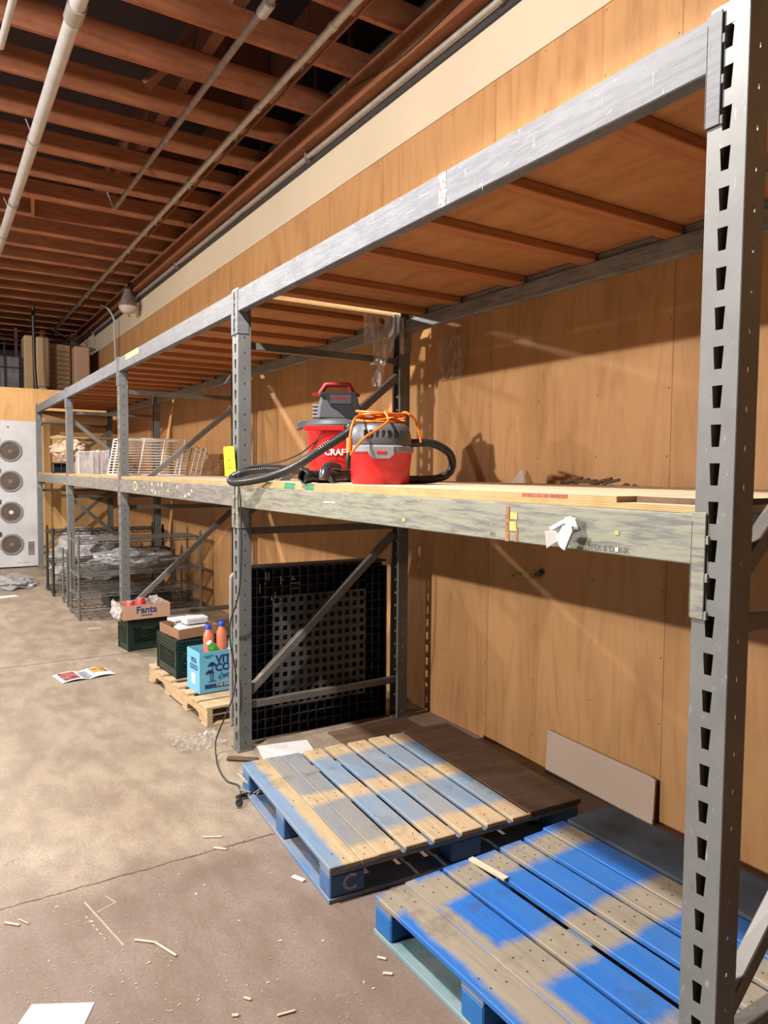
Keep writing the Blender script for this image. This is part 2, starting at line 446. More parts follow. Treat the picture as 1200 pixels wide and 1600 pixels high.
ceil = struct(MB().box(-9, 9, -5, 22, 5.75, 5.85).build('ceiling', M['roof']))
JS = .645; J0 = 4.70
ys = [J0 + JS*k for k in range(-6, 23)]
jm = None
for i, y in enumerate(ys):
    if jm is None:
        jm = MB().box(-9, 5.6, 0, .04, 4.445, 4.64).build('joist', M['joist'], ceil, bevel=.003); o = jm
    else:
        o = jm.copy(); COL.objects.link(o)
    o.location = (random.uniform(-.5,.5)*0, y, random.uniform(-.006,.006))
# blocking between joists, cross bridging, and the hangers past the wall
bl = MB().box(-.0, .58, .30, .335, 4.642, 5.0)
b0 = bl.build('blocking', M['blocking'], ceil)
hb = MB().box(0, .035, 0, .06, 4.45, 5.75).build('hanger', M['blocking'], ceil)
br = MB().bar((1.30,.35,4.47),(1.62,.10,4.80),.09,.04).build('bridging', M['blocking'], ceil)
for i, y in enumerate(ys):
    if i in (4,5,7,8,10,11,14,16,18):
        o = b0 if i == 4 else b0.copy()
        if i != 4: COL.objects.link(o)
        o.location = (1.84, y, 0)
        o = hb if i == 4 else hb.copy()
        if i != 4: COL.objects.link(o)
        o.location = (3.15, y+.26, 0)
        if i in (4,7,9,12):
            o = br if i == 4 else br.copy()
            if i != 4: COL.objects.link(o)
            o.location = (random.uniform(0,.25), y, 0)
bb = MB().bar((.55,0,4.46),(.62,JS-.04,4.46),.035,.09).build('blocking', M['crossbar'], ceil); bb.location = (.45, ys[12]+.04, .02)
# purlins running along the hall above the joists
for px in (-5.5, -3.2, -.9, 1.75, 2.43):
    MB().box(px, px+.09, -5, 20, 4.642, 5.0).build('purlin', M['blocking'], ceil)
# dark studs of the gable framing above the cold room
for px, w in ((.95,.09),(1.55,.05),(2.02,.09),(2.62,.12)):
    MB().box(px, px+w, 16.6, 16.7, 2.885, 5.0).build('stud', M['blocking'], ceil)

# conduits and pipes below the joists
def pipe(name, label, pts, r, mat, couplings=(), n=12):
    o = MB().tube(pts, r, n).build(name, mat, smooth=True); tag(o, label, 'pipe')
    for (p, d, rr, L) in couplings:
        p = Vector(p); d = Vector(d).normalized()
        MB().tube([p-d*L/2, p+d*L/2], rr, 14).build('coupling', M['conduit'], o, smooth=True)
    return o
p = pipe('ceiling_pipe', 'thick white pipe running under the joists at the upper left', [(.80,2.0,4.30),(.80,14.5,4.30)], .046, M['whitepipe'],
     [((.80,4.75,4.30),(0,1,0),.056,.16),((.80,6.72,4.30),(0,1,0),.050,.03),((.80,8.4,4.30),(0,1,0),.052,.07),((.80,9.6,4.3),(0,1,0),.051,.05),((.80,11.0,4.3),(0,1,0),.051,.05)])
for yy_ in (6.72, 8.75):
    MB().tube([(.80-.05,yy_,4.30),(.775,yy_,4.36),(.74,yy_,4.45)], .005, 6).build('hanger_wire', M['conduit'], p)
pipe('ceiling_pipe', 'short white conduit in the top left corner beside the thick pipe', [(.59,2.0,4.33),(.46,5.45,4.33)], .022, M['whitepipe'])
p = pipe('ceiling_pipe', 'dusty iron pipe under the joists ending at a wire hanger', [(1.74,2.5,4.30),(1.70,7.95,4.30)], .022, M['dullpipe'],
     [((1.735,4.1,4.30),(0,1,0),.036,.12)])
MB().tube([(1.60,7.98,4.52),(1.65,7.98,4.38),(1.69,7.98,4.27),(1.72,7.98,4.30),(1.72,7.98,4.36)], .006, 6).build('hanger_wire', M['conduit'], p)
MB().tube([(1.735,4.05,4.30),(1.70,3.95,4.45),(1.65,3.9,4.6)], .016, 8).build('branch', M['dullpipe'], p)
p = pipe('ceiling_pipe', 'long galvanised conduit running away under the ceiling joists', [(2.155,2.0,4.31),(2.155,15.5,4.31)], .026, M['conduit'],
     [((2.155,y,4.31),(0,1,0),.031,.05) for y in (4.05,5.25,6.9,8.6,10.4,12.2)])
p = pipe('ceiling_pipe', 'thin brown rod beside the long galvanised conduit', [(2.27,2.0,4.36),(2.27,15.0,4.36)], .010, M['blocking'])
for y in (4.72, 6.0, 7.28, 8.55, 9.85):
    MB().tube([(2.27,y,4.37),(2.27,y,4.44)], .013, 8).build('clip', M['conduit'], p)
p = pipe('ceiling_pipe', 'grey pipe above the joists past the top of the wall', [(3.25,2.5,5.08),(3.25,14,5.08)], .035, M['conduit'])
p = pipe('wall_conduit', 'grey conduit running along the wall beneath the wood ledger', [(2.745,-1,4.215),(2.745,15,4.215)], .019, M['conduit'],
     [((2.745,y,4.215),(0,1,0),.024,.05) for y in (7.2, 3.2)])
MB().box(2.775, 2.80, -1, 15, 4.165, 4.196).build('channel', M['darkmetal'], p)
for y in (5.6, 9.4):
    MB().box(2.72, 2.78, y, y+.02, 4.17, 4.245).build('strap', M['dullpipe'], p)
tag(MB().tube(spline([(2.50,12.9,4.33),(2.62,12.9,4.28),(2.70,12.85,4.10),(2.70,12.85,3.9),(2.72,12.87,3.5),(2.72,12.9,2.9)],6), .016, 8).build('wall_conduit', M['whitepipe'], smooth=True),
    'thin vertical conduit dropping down the wall beyond the unlit wall lamp', 'pipe')
tag(MB().tube(spline([(2.655,3.0,4.36),(2.652,3.5,4.30),(2.655,4.1,4.28),(2.652,4.7,4.36)],8), .005, 6).build('loose_wire', M['rubber']), 'thin black wire sagging on the wood ledger above the wall', 'wire')

# unlit wall lamp
lp = thing('wall_lamp', 'unlit grey cone lamp with a glass bottom hanging on the wall near the ceiling', 'lamp', (2.60, 11.4, 3.96)); lp.scale = (.82,.82,.85)
MB().lathe([(.17,.09),(.165,.12),(.12,.22),(.075,.34),(.06,.42),(.0,.43)], 24).build('lamp_shade', M['dullpipe'], lp, smooth=True)
MB().lathe([(.05,-.035),(.11,-.015),(.155,.04),(.168,.092)], 24).build('glass_lens', simple('frosted_lens',(.70,.62,.55),.2), lp, smooth=True)
MB().tube([(0,0,.42),(.02,0,.50),(.18,0,.50)], .02, 8).build('bracket', M['darkmetal'], lp)
MB().tube([(.01,0,-.05),(.01,.03,-.07),(.04,0,-.07)], .008, 6).build('latch_wire', M['darkmetal'], lp)

# ------------------------------------------------------------------ pallet rack
PITCH = .0845; D = 1.14
def post_mb():
    b = MB(); n = 30
    P = lambda u,v: (0,u,v)
    cells = []
    z0 = .0; k = 0
    hw = .045
    def trap(zc):
        # wider at the top
        y0, y1, y2 = -.002, .010, .008
        return None
    prev = 0
    for i in range(n):
        zc = .078 + PITCH*i
        if zc > 2.57: break
        v0 = prev; v1 = zc + PITCH/2; prev = v1
        if i and zc + PITCH > 2.57: v1 = 2.60
        c = .001; T = .0125; B = .0088; h = .0245
        hole = [(c-B,zc-h),(c,zc-h),(c+B,zc-h),(c+(B+T)/2,zc),(c+T,zc+h),(c,zc+h),(c-T,zc+h),(c-(B+T)/2,zc)]
        cells.append((-hw,hw,v0,v1,hole))
        if v1 == 2.60: break
    b.holeplate(P, cells)
    for s in (-1,1):
        Q = (lambda u,v,s=s: (u, s*hw, v)); cs = []; prev = 0
        for i in range(n):
            zc = .05 + PITCH*i; v0 = prev; v1 = zc+PITCH/2
            if zc + PITCH > 2.57: v1 = 2.60
            prev = v1; c = .036; a, h = .0038, .0075
            hole = [(c-a*.7,zc-h*.8),(c,zc-h),(c+a*.7,zc-h*.8),(c+a,zc),(c+a*.7,zc+h*.8),(c,zc+h),(c-a*.7,zc+h*.8),(c-a,zc)]
            cs.append((0,.072,v0,v1,hole))
            if v1 == 2.60: break
        b.holeplate(Q, cs)
        b.add([(.072,s*hw,0),(.072,s*(hw-.016),0),(.072,s*(hw-.016),2.6),(.072,s*hw,2.6)], [(0,1,2,3)])
    return b
def frame_thing(label, loc, flip=False):
    t = thing('upright_frame', label, 'rack frame', loc, 0, None)
    f = post_mb().build('post', M['post'], t, solid=.0025)
    r = f.copy(); COL.objects.link(r); r.parent = t; r.location = (D,0,0); r.rotation_euler = (0,0,PI)
    for zc in (.25, 1.255, 2.295):
        MB().box(.05, D-.05, -.012, .026, zc-.02, zc+.02).build('horizontal_strut', M['strut'], t, bevel=.003)
    for a, b_ in (((.075,.33),(D-.09,1.20)), ((.075,1.37),(D-.07,2.20))):
        (xa,za),(xb,zb) = a, b_
        if flip: za, zb = zb, za
        MB().bar((xa,-.005,za),(xb,-.005,zb), .040, .045).build('diagonal_brace', M['strut'], t, bevel=.003)
    MB().box(-.012,.085,-.055,.055,0,.008).build('base_plate', M['strut'], t)
    MB().box(D-.085,D+.012,-.055,.055,0,.008).build('base_plate', M['strut'], t)
    return t
labs = ['nearest grey slotted rack upright at the right edge of the picture',
        'second grey rack upright, with the black cord hanging down its front post',
        'third grey rack upright, rising behind the cardboard tray on the crate',
        'fourth grey rack upright, behind the wire shelving units',
        'farthest grey rack upright, against the white fan panel']
for i, y in enumerate(YC):
    frame_thing(labs[i], (XF, y, 0), flip=(i == 3))

def beam_thing(label, y0, y1, top, mat, rear=False, extra=None):
    L = y1 - y0
    t = thing('load_beam', label, 'rack beam', ((XF+D, y1, 0) if rear else (XF, y0, 0)), PI if rear else 0)
    b = MB()
    # closed box section with a step on its inner edge
    prof = [(-.004,top-.115),(.044,top-.115),(.044,top-.035),(.026,top-.035),(.026,top),(-.004,top)]
    n = len(prof)
    vs = [(x,.001,z) for x,z in prof] + [(x,L-.001,z) for x,z in prof]
    b.add(vs, [tuple(range(n)), tuple(reversed(range(n,2*n)))] + [(i,n+i,n+(i+1)%n,(i+1)%n) for i in range(n)])
    b.build('beam', mat, t, bevel=.003)
    for s, e in ((-1, 0), (1, L)):
        c = MB()
        # leg lying on the slotted face, with hooks in the slots
        z1, z0 = top+.004, top-.235
        ys_ = (e-.0325, e+.004) if s < 0 else (e-.004, e+.0325)
        c.box(-.0075, -.0035, ys_[0], ys_[1], z0, z1)
        c.box(-.0075, .060, e-.0005 if s<0 else e-.0045, e+.0045 if s<0 else e+.0005, z0, z1-.02)
        for k in range(3):
            zz = z1 - .055 - k*PITCH
            yh = e-.039 if s < 0 else e+.039
            c.box(-.006, .004, min(yh, e-s*.0-.03*(-s) if False else (e-.03 if s<0 else e+.03)), max(yh, (e-.03 if s<0 else e+.03)), zz-.016, zz+.004)
        c.build('beam_connector', mat, t, bevel=.0015)
    return t
bayname = ['nearest bay', 'second bay', 'third bay', 'farthest bay']
for i in range(4):
    y0, y1 = YC[i]+.0455, YC[i+1]-.0455
    beam_thing('lilac grey front beam along the top of the '+bayname[i], y0, y1, 2.585, M['beamtop'])
    bm_ = beam_thing(('grey middle front beam with scraped pale yellow paint, ' if i == 0 else 'grey middle front beam with tape scraps, ' if i == 1 else 'plain grey middle front beam, ')+bayname[i], y0, y1, 1.51, M['beammid'] if i == 0 else M['beamfar'])
    if i == 0: midbeam = bm_
    if i == 1: midbeam2 = bm_
    beam_thing('dark grey rear beam under the top deck of the '+bayname[i], y0, y1, 2.585, M['beamfar'], True)
    beam_thing('rear beam at middle shelf height, '+bayname[i], y0, y1, 1.51, M['beamfar'], True)
# tape, stickers and handwriting on the beams (local y = world y - bay start)
b0y = YC[0]+.0455
S = MB(); S.box(-.0055,-.004,1.615-b0y,1.632-b0y,1.395,1.50); S.box(-.0055,-.004,1.578-b0y,1.588-b0y,1.396,1.44)
S.build('rust_brown_tape', simple('rusty_tape',(.34,.13,.06),.7,0,.5,60), midbeam)
S = MB(); S.box(-.0057,-.0042,1.582-b0y,1.612-b0y,1.462,1.482); S.box(-.0057,-.0042,1.586-b0y,1.614-b0y,1.428,1.455); S.box(-.0057,-.0042,1.212-b0y,1.225-b0y,1.446,1.456); S.box(-.0057,-.0042,2.17-b0y,2.19-b0y,1.42,1.43)
S.build('yellow_tape_scrap', simple('yellow_tape',(.72,.52,.14),.6,0,.2,50), midbeam)
S = MB(); S.box(-.0057,-.0042,2.70-b0y,2.81-b0y,1.462,1.468); S.box(-.0057,-.0042,1.213-b0y,1.223-b0y,1.404,1.414)
S.build('white_scrap', M['white'], midbeam)
text_obj('handwriting', 'A.PPER & DRINK', .021, M['greyink'], midbeam, face_M((-.0045, 1.255-b0y, 1.4075),(0,-1,0),(0,0,1)), extrude=.0002)
text_obj('handwriting', 'FRE', .017, M['greyink'], midbeam, face_M((-.0045, 1.69-b0y, 1.41),(0,-1,0),(0,0,1)), extrude=.0002)
topb = bpy.data.objects['load_beam']
S = MB(); rnd = random.Random(9)
for k in range(46):
    y = rnd.uniform(.08,2.7); z = rnd.uniform(2.475,2.575); h = rnd.uniform(.006,.035)
    if k%3: S.box(-.0046,-.0040, y, y+rnd.uniform(.0012,.003), z-h/2, min(2.582,z+h/2))
    else: S.box(-.0046,-.0040, y, y+h*1.6, z, z+.0015)
S.build('scratches', simple('pale_scratches',(.50,.50,.53),.7,0,.2,50), topb)
MB().box(-.0050,-.0040, 1.95-b0y, 1.99-b0y, 2.472, 2.584).build('clear_tape', simple('old_tape',(.30,.30,.31),.3,0,.6,60), topb)
b1y = YC[1]+.0455
MB().box(-.0050,-.0040, 6.05-b1y, 6.50-b1y, 2.535, 2.582).build('yellow_tape', simple('faded_yellow_tape',(.62,.60,.22),.6,0,.3,30), bpy.data.objects['load_beam.004'])
S = MB()
rnd = random.Random(3)
for k in range(16):
    y = rnd.uniform(.25, 2.3); z = rnd.uniform(1.42,1.495); w = rnd.uniform(.01,.05); h = rnd.uniform(.006,.03)
    S.box(-.0055,-.004, y, y+w, z-h/2, z+h/2)
S.build('paper_scrap', simple('old_label',(.58,.55,.44),.7,0,.2,50), midbeam2)
S = MB(); S.box(-.0055,-.004,2.20,2.215,1.425,1.498); S.box(-.0055,-.004,2.33,2.345,1.425,1.498); S.box(-.0055,-.004,2.20,2.345,1.425,1.438); S.box(-.0055,-.004,2.20,2.345,1.485,1.498)
S.build('yellow_paint_mark', simple('yellow_paint',(.66,.62,.36),.7,0,.3,50), midbeam2)

# ---- decks
def sheet(name, label, x0, x1, y0, y1, z0, z1, m1, m2, under=None):
    b = MB()
    vs = [(x0,y0,z0),(x1,y0,z0),(x1,y1,z0),(x0,y1,z0),(x0,y0,z1),(x1,y0,z1),(x1,y1,z1),(x0,y1,z1)]
    b.cur = 2 if under else 0; b.add(vs, [(0,3,2,1)])
    b.cur = 0; b.add(vs, [(4,5,6,7)])
    b.cur = 1; b.add(vs, [(0,1,5,4),(1,2,6,5),(2,3,7,6),(3,0,4,7)])
    o = b.build(name, [m1, m2, under or m1], None)
    return tag(o, label, 'plywood sheet')
sheet('plywood_sheet','lower plywood sheet of the middle shelf in the nearest bay', XF+.006, 2.76, YC[0]+.05, YC[1]-.048, 1.511, 1.526, M['deckply'], M['plyedge'])
sheet('plywood_sheet','upper plywood sheet of the middle shelf, under the two vacuums', XF+.010, 2.75, 1.235, YC[1]-.05, 1.5265, 1.5415, M['deckply'], M['plyedge'])
sheet('plywood_sheet','short dark edged plywood piece on the middle shelf beside the nearest upright', XF+.075, 2.75, YC[0]+.05, 1.225, 1.5265, 1.5415, M['deckply'], M['darkboard'])
for i in (1,2,3):
    sheet('plywood_sheet','plywood shelf of the middle level, '+bayname[i], XF+.006, 2.76, YC[i]+.048, YC[i+1]-.048, 1.511, 1.536, M['deckply'], M['plyedge'])
for i in range(4):
    sheet('plywood_sheet','plywood top deck of the '+bayname[i], XF+.018, 2.72, YC[i]+.048, YC[i+1]-.048, 2.587, 2.598, M['topply'], M['plyedge'], M['underply'])
o = MB()
for k in range(5):
    o.bar((1.50+.01*k,1.17+k*.022,2.603),(1.51+.008*k,1.21+k*.025,2.606+.003*(k%3)),.018,.008)
tag(o.build('bark_scrap', M['darkboard']), 'dark broken wood scraps lying on the top deck near the nearest upright', 'debris')

bars = {0:[(1.355,.085),(1.86,.08),(2.30,.085),(2.76,.10),(3.28,.08),(3.62,.07)]}
proto = None
ords = ['first','second','third','fourth','fifth','sixth','seventh']
for i in range(4):
    lst = bars.get(i) or [(YC[i]+.16+.43*k, (.085,.085,.14,.085,.085,.10,.085)[k]) for k in range(7)]
    for k, (y, w) in enumerate(lst):
        b = MB().box(XF+.030, XF+D-.034, 0, w, 2.552, 2.5865)
        if i == 0: b = MB().box(XF+.030, XF+D-.034, 0, w, 2.5505, 2.5865)
        o = b.build('deck_support', M['crossbar'], bevel=.003); o.location = (0, y, 0)
        tag(o, '%s wooden crossbar under the top deck of the %s, counting away from camera' % (ords[k], bayname[i]), 'wooden bar', 'crossbars under the top deck')

# ------------------------------------------------------------------ things on the middle shelf
ZS = 1.542
# --- big vacuum
ang = math.atan2(-.5616*1.0, 1)   # turned to face the aisle
vac = thing('wet_dry_vacuum', 'larger red vacuum with dark red handle, standing behind the small one', 'vacuum', (1.84,3.40,ZS), math.radians(-29))
MB().lathe([(.135,.012),(.142,.02),(.150,.12),(.158,.255),(.163,.262),(.166,.285),(.160,.29)], 40, sq=.22).build('tank', M['red'], vac, smooth=True)
MB().lathe([(.138,.0),(.146,.008),(.150,.055),(.142,.062)], 40, sq=.22).build('tank_base', M['black'], vac, smooth=True)
MB().box(-.166,.04,-.172,-.160,.262,.286).build('rim_band', M['red'], vac, bevel=.003)
MB().lathe([(.166,.286),(.168,.296),(.155,.315),(.10,.33)], 40, sq=.22).build('lid', M['vgrey'], vac, smooth=True)
b = MB()
b.prism([(-.105,.0),(.145,.0),(.12,.06),(.10,.11),(.085,.135),(-.080,.135),(-.095,.08)], face_M((0,.10,.32),(1,0,0),(0,0,1)), .20)
b.build('motor_head', M['vgrey'], vac, bevel=.014)
b = MB(); b.prism([(-.088,.142),(.100,.142),(.112,.09),(.140,.004),(.060,.004),(.0,.055),(-.035,.075),(-.055,.112),(-.090,.118)], face_M((0,-.098,.32),(1,0,0),(0,0,1)), .014)
b.prism([(-.088,.118),(.100,.118),(.100,.142),(-.088,.142)], face_M((0,.09,.32),(1,0,0),(0,0,1)), .19)
b.build('motor_cover', M['black'], vac, bevel=.005)
MB().box(-.035,.075,-.1145,-.1115,.402,.448).build('name_plate', M['darkmetal'], vac)
text_obj('plate_text', 'CRAFTSMAN', .0165, M['darkred'], vac, face_M((.018,-.1148,.432),(1,0,0),(0,0,1)), extrude=.0006, bold=.0004)
text_obj('plate_text', '~~ ~', .011, M['vlight'], vac, face_M((-.005,-.1148,.415),(1,0,0),(0,0,1)), extrude=.0004)
# vents at the side of the motor head
b = MB()
for k in range(4): b.box(-.128,-.092,-.06,.03,.335+k*.019,.346+k*.019)
b.build('motor_vent', M['vlight'], vac, bevel=.002)
b = MB()
b.tube(spline([(-.098,0,.452),(-.085,0,.472),(-.062,0,.505),(-.05,0,.512),(.05,0,.512),(.066,0,.503),(.082,0,.472),(.10,0,.452)],4), .0135, 10)
b.box(-.130,-.075,-.03,.03,.452,.466); b.box(.075,.120,-.03,.03,.452,.466)
b.build('handle', M['darkred'], vac, smooth=True)
MB().prism([(-.21,.0),(-.15,.022),(-.15,.055),(-.19,.052),(-.212,.04)], face_M((0,.03,.268),(1,0,0),(0,0,1)), .06).build('hose_port', M['vgrey'], vac, bevel=.004)
MB().prism([(.15,.0),(.20,.008),(.20,.04),(.15,.055)], face_M((0,.03,.268),(1,0,0),(0,0,1)), .06).build('latch', M['vgrey'], vac, bevel=.004)
text_obj('brand_text', 'CRAFTSMAN', .044, M['white'], vac, Matrix.Rotation(math.radians(23),4,'Z') @ face_M((.0,-.1575,.152),(1,0,0),(0,0,1)), bend=.157, extrude=.001, bold=.0014)
MB().box(-.10,.10,-.1585,-.154,.118,.121).build('tank_line', M['darkred'], vac)
# hose: loops out over the shelf edge in front of the upright
Rz = Matrix.Rotation(math.radians(29),4,'Z') @ Matrix.Translation((-1.84,-3.40,-ZS))
def loc_(pts): return [Rz @ Vector(p) for p in pts]
hp = [(1.83,3.27,1.830),(1.811,3.2,1.806),(1.727,3.2,1.752),(1.648,3.22,1.700),(1.58,3.26,1.648),(1.521,3.32,1.602),(1.469,3.40,1.572),(1.424,3.5,1.552),(1.39,3.6,1.540),(1.376,3.70,1.536),(1.392,3.775,1.552),(1.44,3.79,1.578),(1.505,3.775,1.597),(1.578,3.73,1.607),(1.647,3.67,1.607),(1.72,3.60,1.600),(1.80,3.60,1.58)]
sp_ = spline(loc_(hp), 9)
# resample by arc length for even ribs
def resample(P, step):
    out = [P[0]]; acc = 0
    for i in range(1, len(P)):
        seg = (P[i]-P[i-1]).length; 
        while acc + seg >= step*len(out):
            tt = (step*len(out) - acc)/seg; out.append(P[i-1].lerp(P[i], tt))
        acc += seg
    return out
rs = resample(sp_, .0038)
MB().tube(rs, lambda i: .0215 + (.0016 if i % 3 == 0 else -.0008 if i%3==1 else 0), 14).build('hose', M['hosem'], vac, smooth=True)
cp = [(1.84,3.28,1.845),(1.762,3.3,1.812),(1.678,3.35,1.743),(1.653,3.45,1.690),(1.60,3.6,1.645),(1.52,3.74,1.625),(1.455,3.775,1.600),(1.425,3.76,1.55),(1.428,3.74,1.475),(1.430,3.73,1.375),(1.432,3.73,1.165),(1.428,3.74,.988),(1.417,3.76,.88),(1.392,3.80,.751),(1.396,3.80,.625),(1.423,3.8,.478),(1.411,3.8,.353),(1.365,3.82,.22),(1.33,3.86,.09),(1.31,3.80,.012),(1.275,3.65,.006),(1.262,3.50,.006),(1.29,3.42,.008),(1.262,3.30,.012),(1.235,3.25,.012)]
cd = MB().tube(spline(loc_(cp), 7), .0042, 7).build('power_cord', M['rubber'], vac, smooth=True)
b = MB(); pl = loc_([(1.235,3.25,.013),(1.215,3.215,.016)])
b.tube(pl, .014, 8); 
q = loc_([(1.215,3.215,.018),(1.203,3.185,.018)]); b.bar(q[0], q[1], .018, .004)
q = loc_([(1.225,3.21,.018),(1.213,3.18,.018)]); b.bar(q[0], q[1], .004, .004)
b.build('plug', M['rubber'], cd)
b = MB(); b.tube(loc_([(1.30,3.29,.012),(1.25,3.27,.02),(1.222,3.245,.03)]), .010, 8); b.build('plug_sleeve', M['rubber'], cd)

# --- small vacuum
sv = thing('wet_dry_vacuum', 'smaller red wet dry vacuum with grey head, nearest on the shelf, orange cord on top', 'vacuum', (1.74,2.80,ZS), math.radians(-30))
MB().lathe([(.126,.0),(.131,.006),(.134,.06),(.142,.135),(.144,.14)], 40, sq=.30).build('tank', M['red'], sv, smooth=True)
MB().lathe([(.144,.140),(.149,.143),(.149,.166),(.142,.172)], 40, sq=.30).build('rim', M['vlight'], sv, smooth=True)
MB().lathe([(.138,.172),(.142,.180),(.136,.225),(.126,.255),(.112,.268),(.08,.272)], 40, sq=.30).build('motor_head', M['vgrey'], sv, smooth=True)
b = MB()
for k in range(7):
    xx = -.078 + k*.026
    b.box(xx, xx+.013, -.1385, -.128, .203, .238)
b.build('motor_vent', M['black'], sv, bevel=.002)
b = MB(); b.prism([(-.056,.055),(-.056,.018),(-.035,.0),(.035,.0),(.056,.018),(.056,.055)], face_M((0,-.138,.112),(1,0,0),(0,0,1)), .016); b.build('latch', M['vlight'], sv, bevel=.003)
MB().box(-.022,.022,-.157,-.153,.134,.146).build('latch_button', M['red'], sv, bevel=.003)
MB().lathe([(.022,.272),(.024,.285),(.018,.297),(.0,.30)], 16, c=(.02,.06)).build('float_cap', M['vgrey'], sv, smooth=True)
Rz2 = Matrix.Rotation(math.radians(30),4,'Z') @ Matrix.Translation((-1.74,-2.80,-ZS))
hp = [(1.80,2.78,1.727),(1.86,2.755,1.728),(1.919,2.75,1.732),(1.985,2.75,1.732),(2.045,2.75,1.715),(2.105,2.76,1.683),(2.135,2.78,1.635),(2.118,2.79,1.590),(2.05,2.80,1.566),(1.95,2.80,1.562),(1.88,2.80,1.562)]
rs = resample(spline([Rz2 @ Vector(p) for p in hp], 9), .0036)
MB().tube(rs, lambda i: .0185 + (.0012 if i % 3 == 0 else -.0006 if i%3==1 else 0), 14).build('hose', M['black'], sv, smooth=True)

# --- orange extension cord coiled on the small vacuum
pts = []
cx, cy = 1.735, 2.795
for k in range(0, 7*16):
    a = 2*PI*k/16; L_ = k/16
    rr = .085 + .024*math.sin(L_*2.1) 
    pts.append((cx + rr*1.12*math.cos(a+.4), cy + rr*.8*math.sin(a+.4), 1.822 + .0062*L_ + .010*math.sin(a*1+L_)))
e = pts[-1]
pts += [(1.80,2.68,1.86),(1.845,2.68,1.83),(1.862,2.67,1.77),(1.865,2.66,1.73)]
oc = thing('extension_cord', 'orange extension cord coiled on top of the small vacuum', 'cord', (1.735,2.795,1.81))
inv = Matrix.Translation((-1.735,-2.795,-1.81))
MB().tube(spline([inv @ Vector(p) for p in pts], 3), .0055, 8).build('coil', M['orange'], oc, smooth=True)
tail = [(1.70,2.70,1.86),(1.665,2.62,1.815),(1.60,2.60,1.775),(1.545,2.595,1.745),(1.492,2.59,1.70),(1.478,2.61,1.665)]
MB().tube(spline([inv @ Vector(p) for p in tail], 8), .0055, 8).build('cord_end', M['orange'], oc, smooth=True)
tail = [(1.62,2.76,1.845),(1.555,2.70,1.83),(1.515,2.66,1.80),(1.500,2.65,1.76),(1.492,2.65,1.725)]
MB().tube(spline([inv @ Vector(p) for p in tail], 8), .0055, 8).build('cord_end', M['orange'], oc, smooth=True)
MB().tube([inv @ Vector(p) for p in ((1.494,2.65,1.735),(1.488,2.64,1.70),(1.483,2.635,1.672))], .013, 10).build('socket', M['orange'], oc, smooth=True)
MB().tube([inv @ Vector(p) for p in ((1.483,2.635,1.672),(1.478,2.63,1.64),(1.485,2.64,1.61))], .010, 8).build('plug', M['black'], oc, smooth=True)

# --- loose attachments
b = MB(); b.tube([(1.455,3.02,1.572),(1.50,3.035,1.572)], .030, 16, caps=False).tube([(1.48,3.03,1.572),(1.53,3.045,1.572),(1.56,3.055,1.572),(1.66,3.09,1.572)], lambda i:(.026,.026,.029,.029)[i], 16)
tag(b.build('vacuum_nozzle', M['black'], smooth=True, solid=.002), 'straight black vacuum hose fitting lying on the shelf edge, leftmost', 'vacuum attachment')
b = MB(); b.tube(spline([(1.505,2.90,1.566),(1.512,2.91,1.592),(1.54,2.935,1.614),(1.585,2.97,1.618),(1.63,3.0,1.612)],6), lambda i: .0225 if i>3 else .024, 16)
tag(b.build('vacuum_elbow', M['hosem'], smooth=True), 'curved black elbow fitting in front of the vacuums', 'vacuum attachment')
b = MB(); b.tube([(1.56,2.93,1.565),(1.61,2.965,1.565),(1.66,3.0,1.57)], .020, 14)
tag(b.build('vacuum_nozzle', M['black'], smooth=True), 'short black fitting tucked beneath the curved elbow', 'vacuum attachment')

# --- yellow tag, crumpled label, sticker on the wall, small scraps
tg = thing('hang_tag', 'fluorescent yellow paper tag standing on the middle shelf edge by the second upright', 'tag', (1.449,3.93,1.515))
MB().prism([(-.095,0),(.085,.004),(.085,.155),(.075,.168),(-.075,.168),(-.085,.155)], face_M((0,0,.05),(0,-1,0),(-.08,0,1)), .0015).build('tag_card', M['yellow'], tg)
text_obj('tag_writing', '~ . ~~\n\n~w~~~\n\nw~~~w', .022, M['greyink'], tg, face_M((-.0095,0,.14),(0,-1,0),(-.08,0,1)), extrude=.0003)
def crumple(name, mat, outline, depth, M_, seed, label, cat, n=14, parent=None, solid=.0008, zs=1.):
    """thin crumpled sheet filling the outline width function: outline(v)->(u0,u1)"""
    b = MB(); vs = []
    for j in range(n+1):
        v = j/n; u0_, u1_, z_ = outline(v)
        for i in range(n+1):
            u = u0_ + (u1_-u0_)*i/n
            q = noise.noise(Vector((u*28+seed, z_*28*zs, seed*3.1)))*depth + noise.noise(Vector((u*60, z_*60*zs+seed, 2.)))*depth*.5
            vs.append(M_ @ Vector((u, z_, q)))
    fs = [(j*(n+1)+i, j*(n+1)+i+1, (j+1)*(n+1)+i+1, (j+1)*(n+1)+i) for j in range(n) for i in range(n)]
    b.add(vs, fs)
    o = b.build(name, mat, parent, smooth=False, solid=solid)
    if label: tag(o, label, cat)
    return o
cl = thing('crumpled_label', 'crumpled white shipping label stuck on the scraped middle beam', 'paper', (1.449,1.38,1.44))
A = face_M((0,0,0),(0,-1,0),(-.1,0,1))
b = MB()
b.prism([(-.062,.010),(.018,.046),(.028,.040),(-.052,.000)], A, .006)
b.prism([(-.058,.000),(-.022,.004),(-.010,-.012),(-.020,-.026),(-.062,-.050)], face_M((-.012,0,0),(.2,-1,0),(-.25,0,1)), .003)
b.prism([(-.014,-.014),(.012,.020),(.052,.022),(.058,.006),(.030,-.046),(.006,-.038)], face_M((-.018,0,0),(-.25,-1,0),(.1,0,1)), .008)
